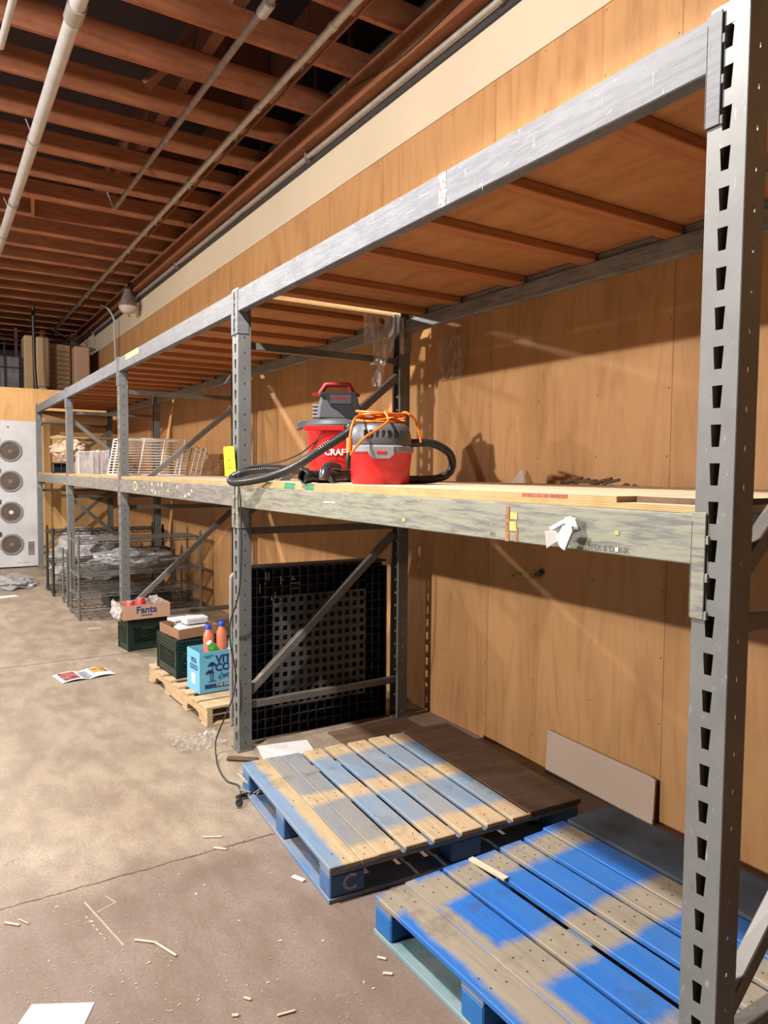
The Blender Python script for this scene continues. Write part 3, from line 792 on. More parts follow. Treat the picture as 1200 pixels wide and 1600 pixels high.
b.prism([(.006,.030),(.016,.046),(.052,.045),(.056,.012),(.02,.012)], face_M((-.008,0,0),(0,-1,0),(-.3,0,1)), .004)
b.build('label_paper', M['paper'], cl, bevel=.0015)
b = MB()
for k in range(8): b.box(-.0165,-.0150, .031+k*.0028, .0322+k*.0028, -.018,.0)
b.build('barcode', M['greyink'], cl)
text_obj('label_print', '~~~ ~~', .009, M['greyink'], cl, face_M((-.0135,-.010,.018),(0,-1,.12),(0,.12,1)), extrude=.0003)
ws = MB()
ws.prism([(-.13,-.030),(-.12,.0),(.06,.030),(.10,.028),(.13,.012),(.10,-.012),(-.02,-.020)], face_M((2.797,2.95,1.035),(0,-1,0),(0,0,1)), .002)
ws = ws.build('torn_sticker', simple('old_yellow_label',(.42,.26,.06),.7,0,.7,45)); tag(ws, 'torn yellow sticker remnant on the plywood wall below the middle shelf', 'sticker')
b = MB()
for k in range(5): b.bar((2.793,2.86-.01*k,1.04+.006*k),(2.785,2.83+.012*k,1.075-.008*k),.018,.004,(1,0,0))
b.build('torn_flap', M['black'], ws)
tag(MB().prism([(-.055,0),(.06,.0),(.0,.085)], face_M((2.735,2.97,1.542),(0,-1,0),(.35,0,1)), .002).build('plastic_triangle', M['acrylic']), 'clear triangular piece of plastic leaning on the wall at the back of the shelf', 'plastic scrap')
b = MB()
for k in range(7):
    y = 2.58-.045*k
    b.bar((2.66,y,1.552+.004*(k%2)),(2.70,y-.06,1.558+.006*((k*3)%4)),.035,.014)
tag(b.build('dried_debris', M['darkboard'], bevel=.003), 'dark brown crumpled scrap lying at the back of the middle shelf', 'debris')
gm = simple('green_paint', (.03,.26,.14), .6)
for a in ((2.93,3.02),(3.13,3.25)):
    MB().box(XF+.0095, XF+.0102, a[0], a[1], 1.527, 1.541).build('paint_mark', gm, bpy.data.objects['plywood_sheet.001'])
    MB().box(XF+.0053, XF+.0060, a[0], a[1], 1.512, 1.5255).build('paint_mark', gm, bpy.data.objects['plywood_sheet'])
MB().box(XF+.0095, XF+.0102, 1.40, 1.58, 1.530, 1.541).build('paint_mark', simple('red_paint',(.40,.10,.06),.6,0,.5,60), bpy.data.objects['plywood_sheet.001'])

# --- plastic film hanging from the rear of the second upright
pf = thing('plastic_film', 'torn clear plastic film hanging from the top deck behind the second upright', 'plastic film', (2.38,3.80,2.50))
crumple('film_strip', M['film'], lambda v: (-.155+.02*v,-.045+.02*math.sin(v*5),.045-.17*v), .03, face_M((0,0,0),(1,0,0),(0,0,1)), 2, None, None, 22, pf, .0004, .22)
crumple('film_strip', M['film'], lambda v: (-.02-.09*v+ .03*math.sin(v*9),.09-.03*v - .05*v*v,.045-.30*v), .045, face_M((0,-.01,0),(1,0,0),(0,0,1)), 5, None, None, 22, pf, .0004, .22)
crumple('film_strip', M['film'], lambda v: (-.05+.02*math.sin(v*6),.03-.02*v,-.22-.16*v), .03, face_M((0,.02,0),(1,0,0),(0,0,1)), 8, None, None, 22, pf, .0004, .22)
crumple('film_strip', M['film'], lambda v: (.085,.105+.02*v,.04-.22*v), .02, face_M((0,-.05,0),(1,0,0),(0,0,1)), 9, None, None, 22, pf, .0004, .22)
crumple('plastic_film', M['film2'], lambda v: (-.16+.02*v,.12-.02*v,.12-.26*v), .015, face_M((2.775,3.62,2.32),(0,-1,0),(0,0,1)), 11, 'thin clear plastic sheet clinging to the wall beside the rear post', 'plastic film', 16)

# --- far shelf goods
def wire_box(b, x0,x1,y0,y1,z0,z1, step, r, tilt=0, top=True):
    def P(x,y,z): return (x + tilt*(z-z0), y, z)
    n = max(2, int((z1-z0)/step))
    for k in range(n+1):
        z = z0 + (z1-z0)*k/n
        b.tube([P(x0,y0,z),P(x1,y0,z),P(x1,y1,z),P(x0,y1,z),P(x0,y0,z)], r*.7 if 0<k<n else r*1.4, 5)
    for x in (x0, (x0*2+x1)/3, (x0+2*x1)/3, x1): b.tube([P(x,y0,z0),P(x,y0,z1)], r*1.5, 5)
    for y in (y0,(y0+y1)/2,y1): b.tube([P(x0,y,z0),P(x0,y,z1)], r*1.5, 5)
    if top:
        m = int((x1-x0)/step)
        for k in range(m+1):
            x = x0+(x1-x0)*k/m; b.tube([P(x,y0,z1),P(x,y1,z1)], r*.8, 5)
b = MB(); wire_box(b, 1.60, 2.22, 7.55, 8.0, 1.545, 1.91, .028, .0055, .18)
tag(b.build('wire_basket', M['whitewire']), 'large white wire basket lying on the middle shelf behind the third upright', 'wire basket')
b = MB(); wire_box(b, 2.30, 2.46, 7.60, 8.0, 1.545, 1.83, .030, .0045, .25)
tag(b.build('wire_basket', M['whitewire']), 'second narrower white wire basket to the right of the large one', 'wire basket')
b = MB(); b.tube(spline([(2.50,7.9,1.86),(2.62,7.9,1.80),(2.68,7.9,1.66),(2.60,7.9,1.57),(2.48,7.9,1.60)],5), .006, 6).tube(spline([(2.46,8.0,1.84),(2.60,8.0,1.78),(2.65,8.0,1.66),(2.58,8.0,1.58)],5), .004, 6)
tag(b.build('wire_hoop', M['whitewire']), 'bent white wire hoop beside the wire baskets', 'wire')
b = MB()
for x0_,x1_,z1_ in ((1.50,1.66,1.80),(1.67,1.72,1.82),(1.73,1.84,1.83)):
    b.box(x0_,x0_+.004,9.1,9.35,1.537,z1_); b.box(x1_-.004,x1_,9.1,9.35,1.537,z1_); b.box(x0_,x1_,9.1,9.104,1.537,z1_-.04); b.box(x0_,x1_,9.346,9.35,1.537,z1_)
tag(b.build('acrylic_bin', M['acrylic']), 'clear acrylic display bins on the middle shelf between the third and fourth uprights', 'acrylic bin')
b = MB(); b.tube([(1.50,9.12,1.80),(1.80,9.12,1.80)], .006, 6).tube([(1.52,9.3,1.84),(1.60,9.3,1.85)], .005, 6).tube([(1.50,9.12,1.54),(1.50,9.12,1.80)],.005,6).tube([(1.75,9.12,1.54),(1.75,9.12,1.80)],.005,6)
b.build('edge', M['white'], bpy.data.objects['acrylic_bin'])
b = MB(); 
for k in range(2): b.box(1.47+.095*k,1.475+.095*k,10.9,11.1,1.537,1.68)
b.box(1.47,1.665,10.9,11.1,1.537,1.548).box(1.47,1.665,10.9,11.1,1.67,1.682).box(1.66,1.665,10.9,11.1,1.537,1.68).box(1.47,1.665,11.05,11.1,1.537,1.68)
tag(b.build('hollow_block', M['darkmetal']), 'dark hollow block under the wrapped bundle on the far shelf', 'block')
def lump(name, c, r, mat, label, cat, seed, amp=.25, parent=None, zmin=None):
    bm = bmesh.new(); bmesh.ops.create_icosphere(bm, subdivisions=4, radius=1)
    for v in bm.verts:
        d = v.co.normalized(); q = 1 + amp*noise.noise(d*2.2+Vector((seed,0,0))) + amp*.45*noise.noise(d*6+Vector((0,seed,0)))+ amp*.2*noise.noise(d*14+Vector((0,seed,0)))
        v.co = Vector((d.x*r[0]*q + c[0], d.y*r[1]*q + c[1], d.z*r[2]*q + c[2]))
        if zmin is not None and v.co.z < zmin: v.co.z = zmin
    me = bpy.data.meshes.new(name); bm.to_mesh(me); bm.free(); me.materials.append(mat)
    o = bpy.data.objects.new(name, me); COL.objects.link(o)
    if parent: o.parent = parent
    if label: tag(o, label, cat)
    return o
lump('wrapped_bundle', (1.74,11.3,1.86), (.26,.40,.18), simple('shrink_wrapped_tan',(.62,.45,.33),.3,0,.3,12), 'plastic wrapped tan bundle on the far end of the middle shelf', 'bundle', 3.3, .25, zmin=1.69)
b = MB()
for k in range(6):
    b.bar((1.45+.03*k,11.0+.1*k,2.03+.01*k),(2.30-.04*k,11.2+.06*k,2.05-.008*k),.05,.018)
tag(b.build('broken_crate_lid', M['piney']), 'broken wooden crate lid lying across the wrapped bundle', 'wood')
b = MB(); b.tube([(1.545,12.64,2.416),(2.515,12.64,2.416)], .10, 24)
tag(b.build('cardboard_tube', M['tan'], smooth=True), 'thick tan cardboard roll under the top deck at the far end of the rack', 'roll')

# ------------------------------------------------------------------ far end: fan panel and ducts
fp = thing('fan_panel', 'white evaporator panel with a column of round fan guards on the end wall', 'cooling unit', (.55,12.95,0))
MB().box(-.55,.95,-.05,.045,.02,2.355).build('panel_body', M['panel'], fp, bevel=.006)
for cx_ in (.555,):
    for z in (1.872,1.392,.900,.385):
        b = MB()
        pr_ = [(.158,0),(.165,-.012),(.160,-.022),(.140,-.024),(.136,-.004),(.136,0)]
        Mx = Matrix.Translation((cx_,-.05,z)) @ Matrix.Rotation(PI/2,4,'X')
        n = 32; bs = []
        vs = []; fs = []
        prf = [(.168,.0),(.170,.012),(.160,.022),(.142,.020),(.136,.002)]
        for r_, h_ in prf:
            for k in range(n): a = 2*PI*k/n; vs.append(Mx @ Vector((r_*math.cos(a), r_*math.sin(a), h_)))
        for j in range(len(prf)-1):
            for k in range(n): fs.append((j*n+k,j*n+(k+1)%n,(j+1)*n+(k+1)%n,(j+1)*n+k))
        b.add(vs, fs)
        for k in range(8):
            a = 2*PI*(k+.5)/8; c0 = Mx @ Vector((.180*math.cos(a),.180*math.sin(a),.004)); b.mbox(Matrix.Translation(c0),.008,.010,.008)
        rg = b.build('fan_ring', M['vlight'], fp, smooth=True)
        b = MB(); b.tube([Mx @ Vector((0,0,-.001)), Mx @ Vector((0,0,.004))], .137, 32); b.build('fan_guard', M['grime'], rg)
        b = MB()
        for r_ in (.03,.055,.08,.105,.128): b.tube([Mx @ Vector((r_*math.cos(2*PI*k/24), r_*math.sin(2*PI*k/24), .010)) for k in range(24)], .0018, 4, closed=True)
        b.build('guard_wire', M['dullpipe'], rg)
        b = MB(); b.tube([Mx @ Vector((0,0,.004)), Mx @ Vector((0,0,.014))], .032, 16)
        b.build('hub', M['white'] if z == .900 else M['dullpipe'], rg)
        for dx,dz in ((-.19,.19),): MB().mbox(Matrix.Translation((cx_+dx+.02,-.06,z+dz-.02)),.05,.03,.07).build('knob', M['darkmetal'], fp)
MB().box(.79,.88,-.054,-.05,.20,.42).build('rating_plate', M['dullpipe'], fp)
text_obj('panel_mark', '~ ~~', .09, M['dullpipe'], fp, face_M((.72,-.052,.09),(1,0,0),(0,0,1)))
MB().lathe([(.015,0),(.015,.008)],12, M=Matrix.Translation((.53,-.05,2.25)) @ Matrix.Rotation(PI/2,4,'X')).build('screw', M['dullpipe'], fp)

z0_ = 2.886
tag(MB().box(1.50,1.655,14.5,14.9,z0_,3.98).build('duct_box', M['tan'], bevel=.02), 'tall narrow tan duct box on the cold room roof, left of the black pole', 'duct')
tag(MB().box(1.70,1.915,14.5,14.9,z0_+.18,3.98).build('duct_box', M['tan'], bevel=.03), 'tall tan duct box on the cold room roof, right of the black pole', 'duct')
b = MB(); b.box(1.93,2.30,14.75,15.1,z0_,3.90)
for k in range(11): b.bar((1.925,14.72,z0_+.05+.085*k),(2.31,14.72,z0_+.05+.085*k-.02),.05,.012,(0,-.5,1))
tag(b.build('louvred_duct', M['tandark']), 'brown louvred duct panel with slanted horizontal slats on the roof', 'duct')
tag(MB().box(2.33,2.60,14.45,14.9,z0_,3.86).build('duct_box', M['kraft'], bevel=.02), 'shorter tan box beside the louvred duct against the wall', 'duct')
b = MB(); b.lathe([(.10,0),(.10,.1),(.07,.14)],16,c=(1.76,14.2))
for v in range(len(b.v)): b.v[v] = (b.v[v][0], b.v[v][1], b.v[v][2]+z0_)
b.tube([(1.5,14.2,z0_+.03),(2.4,14.2,z0_+.03)], .02, 8)
tag(b.build('valve_fitting', M['whitepipe']), 'small white pipe fitting at the foot of the tan duct box', 'pipe fitting')
tag(MB().tube([(1.66,14.2,z0_),(1.63,14.2,3.4),(1.62,14.2,4.44)], .028, 8).build('black_pole', M['rubber']), 'black pole standing between the two tan duct boxes', 'pole')
ac = thing('condensing_unit', 'dark framed grey machine on the cold room roof at the left', 'machine', (1.07,14.6,z0_))
MB().box(.02,.36,0,.4,0,.72).build('casing', simple('mottled_grey_panel',(.20,.20,.22),.5,0,.4,7), ac, bevel=.01)
b = MB()
for xx in (.0,.11,.38): b.box(xx,xx+.02,-.04,-.02,0,.95)
b.box(0,.4,-.04,-.02,.5,.52); b.box(0,.4,-.04,-.02,.70,.715)
b.build('frame', M['darkmetal'], ac)
MB().box(.0,.03,-.06,-.03,.78,.86).build('valve', M['vlight'], ac)
b = MB(); b.tube([(1.6,14.9,4.05),(2.75,14.9,3.90)], .012,6).tube([(1.95,15.2,4.3),(2.55,15.2,4.0)], .012,6).tube([(1.0,15,4.0),(1.5,15,3.95)], .01, 6)
tag(b.build('hanging_wires', M['darkmetal']), 'dark wires strung above the tan duct boxes', 'wire')

# ------------------------------------------------------------------ blue pallets
def block_pallet(name, label, loc, rz, LX, LY, boards, gaps_mat, deckmats, blockmat, botmat, stringmat, extra=None, blocks_left_broken=False):
    """boards: list of (x0,x1,ydelta0,ydelta1,mat)"""
    t = thing(name, label, 'pallet', loc, rz)
    zb, zs, zt = .018, .102, .142
    for i, (x0,x1,dy0,dy1,mt) in enumerate(boards):
        b = MB(); b.box(x0,x1,dy0,LY+dy1,.122,.142)
        b.build('deck_board', mt, t, bevel=.003)
    for yb in (0.004, LY/2-.05, LY-.104):
        MB().box(.004,LX-.004,yb,yb+.10,.102,.1215).build('stringer_board', stringmat, t, bevel=.003)
        for k, xb in enumerate((0.004, LX/2-.07, LX-.149)):
            MB().box(xb,xb+.145,yb,yb+.10,.019,.1015).build('block', blockmat, t, bevel=.005)
    for yb in (0.0, LY/2-.05, LY-.10):
        MB().box(.14,LX-.14,yb,yb+.10,0.0,.018).build('bottom_board', botmat, t, bevel=.002)
    for xb in (0.0, LX-.14):
        MB().box(xb,xb+.14-.001,0,LY,0.0,.018).build('bottom_board', botmat, t, bevel=.002)
    return t
blue1 = (.19,.29,.42); bare1 = (.68,.50,.31); bg1 = (.34,.34,.34)
LY1 = 1.08
bands1 = [(.03,.125),(LY1*.5+.01,.070),(LY1-.03,.10)]
P1A = pallet_paint('pallet_paint_faded', blue1, bare1, bands1, None, .8, bg1)
P1B = pallet_paint('pallet_paint_left_board', (.17,.28,.44), (.66,.50,.30), [(-1,.01)], (.100,.040), .4, bg1)
P1C = pallet_paint('pallet_paint_grey_board', (.24,.25,.27), bare1, [(.0,.10),(LY1*.5,.05)], None, 1., (.33,.30,.26))
PBK = pallet_paint('pallet_block_blue', (.05,.16,.38), (.40,.34,.28), [(-5,.01)], None, .3, (.12,.2,.3))
PST = pallet_paint('pallet_stringer_blue', (.10,.22,.42), (.52,.38,.24), [(-5,.01)], None, .6, (.45,.34,.24))
bd = [(0,.128,-.004,0,P1B),(.130,.205,-.004,.0,P1C),(.207,.305,.0,-.004,P1C)]
xx = .326
for w in (.104,.107,.107,.105,.100):
    bd.append((xx, xx+w, random.uniform(-.012,.004), random.uniform(-.004,.01), P1A)); xx += w + .0235
bd.append((xx-.012, .925, .0, .012, P1A))
pal1 = block_pallet('blue_pallet', 'faded blue wooden pallet with grey worn boards, the farther of the two blue ones', (1.215,2.290,0), math.radians(-4.0), 1.225, LY1, bd, None, None, PBK, PST, PST)
text_obj('painted_mark', 'C', .085, simple('grey_spray_paint',(.42,.46,.52),.7,0,.2,30), pal1, face_M((.085,-.0035+.0065,.062),(1,0,0),(0,0,1)), extrude=.0012, bold=.002)
MB().box(.935,1.232,.0,LY1+.02,.122,.146).build('brown_board', M['darkboard'], pal1, bevel=.003)
b = MB()
for k in range(14):
    a = random.uniform(0,PI); c0 = Vector((.03+random.uniform(-.03,.03), LY1-.06+random.uniform(-.07,.02), .05+random.uniform(-.03,.04)))
    b.bar(c0, c0+Vector((.05*math.cos(a),.05*math.sin(a),.02)), .008,.004)
b.build('splintered_wood', M['splinter'], pal1)

blue2 = (.018,.145,.52); bare2 = (.40,.345,.265); bg2 = (.08,.22,.45)
LY2 = 1.045
P2A = pallet_paint('pallet_paint_bright', blue2, bare2, [(LY2-.085,.062),(LY2*.5-.02,.085),(.06,.08)], None, .35, bg2)
P2B = pallet_paint('pallet_paint_left_bare', blue2, bare2, [(LY2-.085,.062)], (.085,.055), .35, bg2)
P2E = pallet_paint('pallet_paint_bright_wide', blue2, bare2, [(LY2-.10,.075),(LY2*.5-.02,.095),(.06,.08)], (.150,.022), .2, bg2)
PBK2 = pallet_paint('pallet_block_bright', (.015,.14,.46), (.33,.35,.33), [(-5,.01)], None, .3, (.03,.2,.42))
PBT2 = pallet_paint('pallet_bottom_teal', (.16,.30,.34), (.40,.42,.40), [(-5,.01)], None, .8, (.30,.38,.38))
bd = [(0,.130,.0,-.012,P2B),(.131,.285,.0,0,P2E)]
for a,b_ in ((.303,.418),(.452,.555),(.582,.690),(.715,.825),(.835,.955)): bd.append((a,b_,random.uniform(-.01,.01),random.uniform(-.002,.028),P2A))
pal2 = block_pallet('blue_pallet', 'bright blue wooden pallet in the foreground behind the nearest upright', (1.285,1.022,0), math.radians(.8), 1.235, LY2, bd, None, None, PBK2, PBT2, PST)
MB().box(.975,1.235,.0,LY2+.02,.122,.144).build('dark_board', simple('grimy_blue_board',(.05,.075,.11),.7,0,.5,6), pal2, bevel=.003)
MB().bar((.425,LY2-.01,.147),(.445,LY2-.185,.147),.024,.008).build('splinter', M['splinter'], pal2)
# nails
b = MB()
for x0,x1 in ((0,.13),(.131,.285),(.303,.418),(.452,.555),(.582,.69),(.715,.825),(.835,.955)):
    for yb in (LY2-.085, LY2*.5-.02, .07):
        for dx in (.28,.72):
            for dy in (-.025,.03):
                xx = x0+(x1-x0)*dx; b.lathe([(.0035,.1418),(.0032,.1428)],8,c=(xx+random.uniform(-.006,.006),yb+dy+random.uniform(-.008,.008)))
o = b.build('nail_heads', M['darkmetal'], pal2); o['kind'] = 'stuff'
b = MB()
for k in range(9):
    c0 = .055+.115*k if k else .06
    for yb in (.05, LY1*.5, LY1-.05):
        for dy in (-.02,.025): b.lathe([(.0035,.1418),(.0032,.1428)],8,c=(c0+random.uniform(-.02,.02),yb+dy+random.uniform(-.008,.008)))
o = b.build('nail_heads', M['darkmetal'], pal1); o['kind'] = 'stuff'

# things around the pallets
tag(MB().prism([(-.345,0),(-.30,-.0),(.335,.0),(.335,.205),(.30,.212),(.02,.218),(-.345,.228)], face_M((2.772,2.40,.0),(0,-1,0),(.05,0,1)), .012).build('drywall_offcut', simple('pinkish_gypsum_board',(.60,.46,.36),.75,0,.05,3)), 'pale gypsum board offcut leaning on the wall behind the pallets', 'board')
tag(MB().mbox(Matrix.Translation((1.70,3.74,.004)) @ Matrix.Rotation(math.radians(-12),4,'Z'), .30,.20,.002).build('paper_sheet', M['paper']), 'white printed paper on the floor behind the faded blue pallet', 'paper')
text_obj('print', '...... ..... ......\n.... ... ........', .03, M['greyink'], bpy.data.objects['paper_sheet'], Matrix.Translation((1.67,3.80,.006)) @ Matrix.Rotation(math.radians(-12),4,'Z'), extrude=.0002)
tag(MB().mbox(Matrix.Translation((1.43,3.715,.012)) @ Matrix.Rotation(math.radians(-38),4,'Z'), .18,.035,.02).build('wood_offcut', M['darkboard'], bevel=.008), 'short brown stick on the floor by the foot of the second upright', 'wood scrap')
tag(MB().mbox(Matrix.Translation((2.30,3.62,.006)), .55,.45,.008).build('floor_board', M['darkboard'], bevel=.002), 'thin dark board lying on the floor between the pallet and the rear post', 'board')

# ------------------------------------------------------------------ black plastic pallet leaning against frame two
W_, H_ = .93, 1.02
bp = thing('plastic_pallet', 'black plastic pallet standing on edge behind the second upright', 'pallet', (1.575,3.985,0), math.radians(-2))
b = MB()
u_cols = 17; v_rows = 18
P = lambda u,v: (u, 0, v)
du = (W_-.30)/12; dv = (H_-.34)/12
cells = []
for i in range(12):
    for j in range(12):
        u0_, v0_ = .15+i*du, .17+j*dv; c_, d_ = u0_+du/2, v0_+dv/2; s = .0155
        cells.append((u0_,u0_+du,v0_,v0_+dv,[(c_-s,d_-s),(c_,d_-s),(c_+s,d_-s),(c_+s,d_),(c_+s,d_+s),(c_,d_+s),(c_-s,d_+s),(c_-s,d_)]))
b.holeplate(P, cells)
pc = b.build('slotted_panel', simple('lit_black_plastic',(.085,.085,.088),.5,0,.3,10), bp, solid=.006)  # black plastic in a lighter tone that carries the light on this panel
b = MB()
# waffle border made of thin ribs
def ribs(u0_,u1_,v0_,v1_,nu,nv):
    for i in range(nu+1):
        u = u0_+(u1_-u0_)*i/nu; b.box(u-.0018,u+.0018,-.004,.05,v0_,v1_)
    for j in range(nv+1):
        v = v0_+(v1_-v0_)*j/nv; b.box(u0_,u1_,-.004,.05,v-.0018,v+.0018)
ribs(0,.15,.0,H_,3,18); ribs(W_-.15,W_,.0,H_-.03,3,18); ribs(.15,W_-.15,0,.17,11,3); ribs(.15,W_-.15,H_-.17,H_,11,3)
b.build('rib_grid', simple('ribbed_black_plastic',(.028,.028,.030),.45,0,.3,10), bp)
b = MB(); b.box(0,W_,.05,.056,0,H_-.01)
b.box(-.004,W_+.004,-.006,.14,H_,H_+.008); b.box(W_,W_+.008,-.006,.14,.0,H_-.03); b.box(-.008,0,-.006,.14,0,H_)
for uu in (.06,.42,.78):
    for vv in (.06,.45,.85): b.box(uu,uu+.12,.056,.14,vv,vv+.12)
b.build('pallet_back', M['black'], bp, bevel=.003)
rng = random.Random(5)
b = MB()
for k in range(16):
    u = .06+rng.random()*.22; v = .80+rng.random()*.16
    b.box(u,u+rng.random()*.05+.01,-.0055,-.004,v,v+.003) if k%2 else b.box(u,u+.003,-.0055,-.004,v,v+rng.random()*.05+.01)
b.build('white_scratches', simple('pale_scuffs',(.38,.38,.38),.7,0,.3,50), bp)

# ------------------------------------------------------------------ wooden pallet with crates and boxes
wp = thing('wooden_pallet', 'pale pine pallet on the floor under the light blue box', 'pallet', (1.432,4.32,0), math.radians(2.0))
LYW, LXW = 1.22, 1.02
def stringer(x0):
    b = MB(); n = 0
    prof = [(0,.014),(.14,.014),(.155,.050),(.20,.058),(.33,.058),(.365,.050),(.38,.014),(.84,.014),(.855,.050),(.89,.058),(1.02,.058),(1.065,.050),(1.08,.014),(1.22,.014),(1.22,.108),(0,.108)]
    b.prism(prof, face_M((x0,0,0),(0,1,0),(0,0,1)), .038); return b
for x0 in (0,.49,.98): stringer(x0).build('stringer', M['piney'], wp, bevel=.002)
yy0 = 0.0
for k in range(7):
    w = .135 if k in (0,6) else .105; y0_ = (0,.165,.345,.52,.70,.88,1.085)[k]
    MB().box(-.004,LXW+.004,y0_,y0_+w,.1085,.124).build('deck_board', M['pine'], wp, bevel=.002)
for k in range(4):
    y0_ = (0,.36,.74,1.12)[k]; MB().box(-.004,LXW+.004,y0_,y0_+.10,0.0,.0135).build('bottom_board', M['pine'], wp, bevel=.002)

def crate(label, loc, rz, LX=.345, LY=.345, H=.285):
    t = thing('milk_crate', label, 'crate', loc, rz)
    b = MB(); th = .008
    def side(P, L):
        # P(u, out, z) maps to 3d; closed bands, corner posts, ribs and a diagonal lattice
        def bx(u0_,u1_,o0,o1,z0_,z1_):
            c = [P(u,o,z) for z in (z0_,z1_) for u,o in ((u0_,o0),(u1_,o0),(u1_,o1),(u0_,o1))]
            b.add(c, [(0,3,2,1),(4,5,6,7),(0,1,5,4),(1,2,6,5),(2,3,7,6),(3,0,4,7)])
        bx(0,L,0,th,0,.062); bx(0,L,0,th,H-.085,H)
        for z in (H-.082,H-.060,H-.038,H-.016): bx(0,L,-.007,0,z,z+.008)
        bx(0,L,-.005,0,.058,.066)
        bx(0,.045,0,th,.062,H-.085); bx(L-.045,L,0,th,.062,H-.085); bx(0,.010,-.006,0,0,H); bx(L-.010,L,-.006,0,0,H)
        n = 8; z0_, z1_ = .062, H-.085; w = (z1_-z0_)
        for k in range(-4, n+1):
            for s in (1,-1):
                ua = .045 + (L-.09)*k/n; ub = ua + w
                pts = []
                lo, hi = .045, L-.045
                ta = max(0,(lo-ua)/(ub-ua)); tb = min(1,(hi-ua)/(ub-ua))
                if tb-ta < .08: continue
                u1_, u2_ = ua+(ub-ua)*ta, ua+(ub-ua)*tb; za, zb_ = z0_+w*ta, z0_+w*tb
                if s < 0: u1_, u2_ = L-u1_, L-u2_
                A_, B_ = Vector(P(u1_,th/2,za)), Vector(P(u2_,th/2,zb_))
                nn = Vector(P(0,1,0))-Vector(P(0,0,0))
                b.bar(A_, B_, .005, .007, nn)
    side(lambda u,o,z: (u, o, z), LX); side(lambda u,o,z: (u, LY-o, z), LX)
    side(lambda u,o,z: (o, u, z), LY); side(lambda u,o,z: (LX-o, u, z), LY)
    b.box(0,LX,0,LY,0,.008)
    b.build('crate_shell', M['green'], t, bevel=.0)
    # hand grip rims on the two visible sides
    g = MB(); g.box(LX*.33,LX*.67,-.010,-.004,H-.105,H-.078); g.build('hand_grip', M['green'], t)
    return t
crate('dark green milk crate standing on the floor under the cardboard tray', (1.455,6.50,0), math.radians(7), .345, .25)
crate('dark green milk crate on the pine pallet, filled with foam trays', (1.452,5.03,.1245), math.radians(3), .385, .42, .270)
# black bag inside the crates
lump('black_bag', (1.61,6.64,.14), (.13,.085,.11), M['black'], 'black plastic bag inside the crate under the cardboard tray', 'bag', 1.2, .2, zmin=.012)
lump('black_bag', (1.63,5.24,.25), (.15,.17,.11), M['black'], 'black plastic bag inside the crate with the foam trays', 'bag', 4.2, .2, zmin=.136)

# cardboard tray of soft drink
def open_box(t, LX, LY, H, mat, inner=None, th=.004, name='carton'):
    b = MB(); b.box(0,LX,0,LY,0,th).box(0,LX,0,th,th,H).box(0,LX,LY-th,LY,th,H).box(0,th,th,LY-th,th,H).box(LX-th,LX,th,LY-th,th,H)
    return b.build(name, mat, t)
ft = thing('drink_tray', 'tan cardboard drink tray with cans on top of the farther milk crate', 'cardboard box', (1.405,6.455,.2865), math.radians(4))
open_box(ft, .41,.275,.125, M['kraft'])
text_obj('tray_print', 'Fanta', .085, M['navy'], ft, face_M((.20,-.001,.078),(1,0,0),(0,0,1)), bold=.002)
text_obj('tray_print', 'ORANGE', .024, M['navy'], ft, face_M((.20,-.001,.030),(1,0,0),(0,0,1)), bold=.0006)
crumple('film_wrap', M['film'], lambda v: (-.0,.28,.0+.15*v), .03, face_M((-.022,.28,0),(0,-1,0),(0,0,1)), 21, None, None, 18, ft, .0004, .6)
def can(name, label, loc, r, h, mat, capmat, tilt=(0,0,0), cat='can', grp=None):
    t = thing(name, label, cat, loc, 0, grp); t.rotation_euler = tilt
    MB().lathe([(r*.85,0),(r,.006),(r,h-.012),(r*.82,h-.002),(r*.8,h)], 18).build('can_body', mat, t, smooth=True)
    MB().lathe([(r*.8,h),(r*.78,h+.002)], 18).build('can_lid', capmat, t, smooth=True)
    return t
can('drink_can', 'red and white drink can at the left corner of the cardboard tray', (1.49,6.58,.292), .042, .142, M['redcan'], M['conduit'])
can('drink_can', 'red printed can in the middle of the cardboard tray cans', (1.575,6.56,.292), .036, .165, M['redcan'], M['conduit'])
can('drink_can', 'red and white can at the right of the cardboard tray cans', (1.635,6.60,.292), .033, .150, simple('red_white_print',(.75,.30,.28),.4,0,.9,30), M['conduit'])
lump('plastic_ball', (1.71,6.62,.415), (.06,.05,.045), M['film'], 'crumpled clear plastic at the right end of the cardboard tray', 'plastic scrap', 7.7, .4)

# foam trays in a shallow carton on the nearer crate
fc = thing('shallow_carton', 'shallow brown carton of white foam trays tilted on the nearer milk crate', 'cardboard box', (1.475,5.055,.396), math.radians(4))
fc.rotation_euler = (math.radians(0), math.radians(-2), math.radians(6))
open_box(fc, .30,.36,.07, M['kraftdark'])
for k,(x_,y_,z_,w_,d_,h_,a_) in enumerate(((.02,.02,.045,.22,.14,.03,4),(.06,.17,.05,.20,.15,.03,-8),(.08,.08,.085,.17,.10,.045,6),(.02,.20,.085,.13,.12,.02,12),(.14,.22,.08,.13,.10,.025,-14))):
    o = MB().mbox(Matrix.Rotation(math.radians(a_),4,'Z'), w_,d_,h_).build('foam_tray', simple('white_foam',(.74,.74,.76),.6,0,.12,40) if k==0 else bpy.data.materials['white_foam'], None, bevel=.006)
    o.location = (1.475+x_+w_/2-.01, 5.055+y_+d_/2, .396+z_+h_/2)
    tag(o, ['white foam tray at the front left of the shallow carton','white foam tray at the back right of the shallow carton','white printed package topmost in the shallow carton','thin white foam tray at the back left corner of the shallow carton','white foam lid at the far right of the shallow carton'][k], 'foam tray', 'white foam trays in the shallow carton')
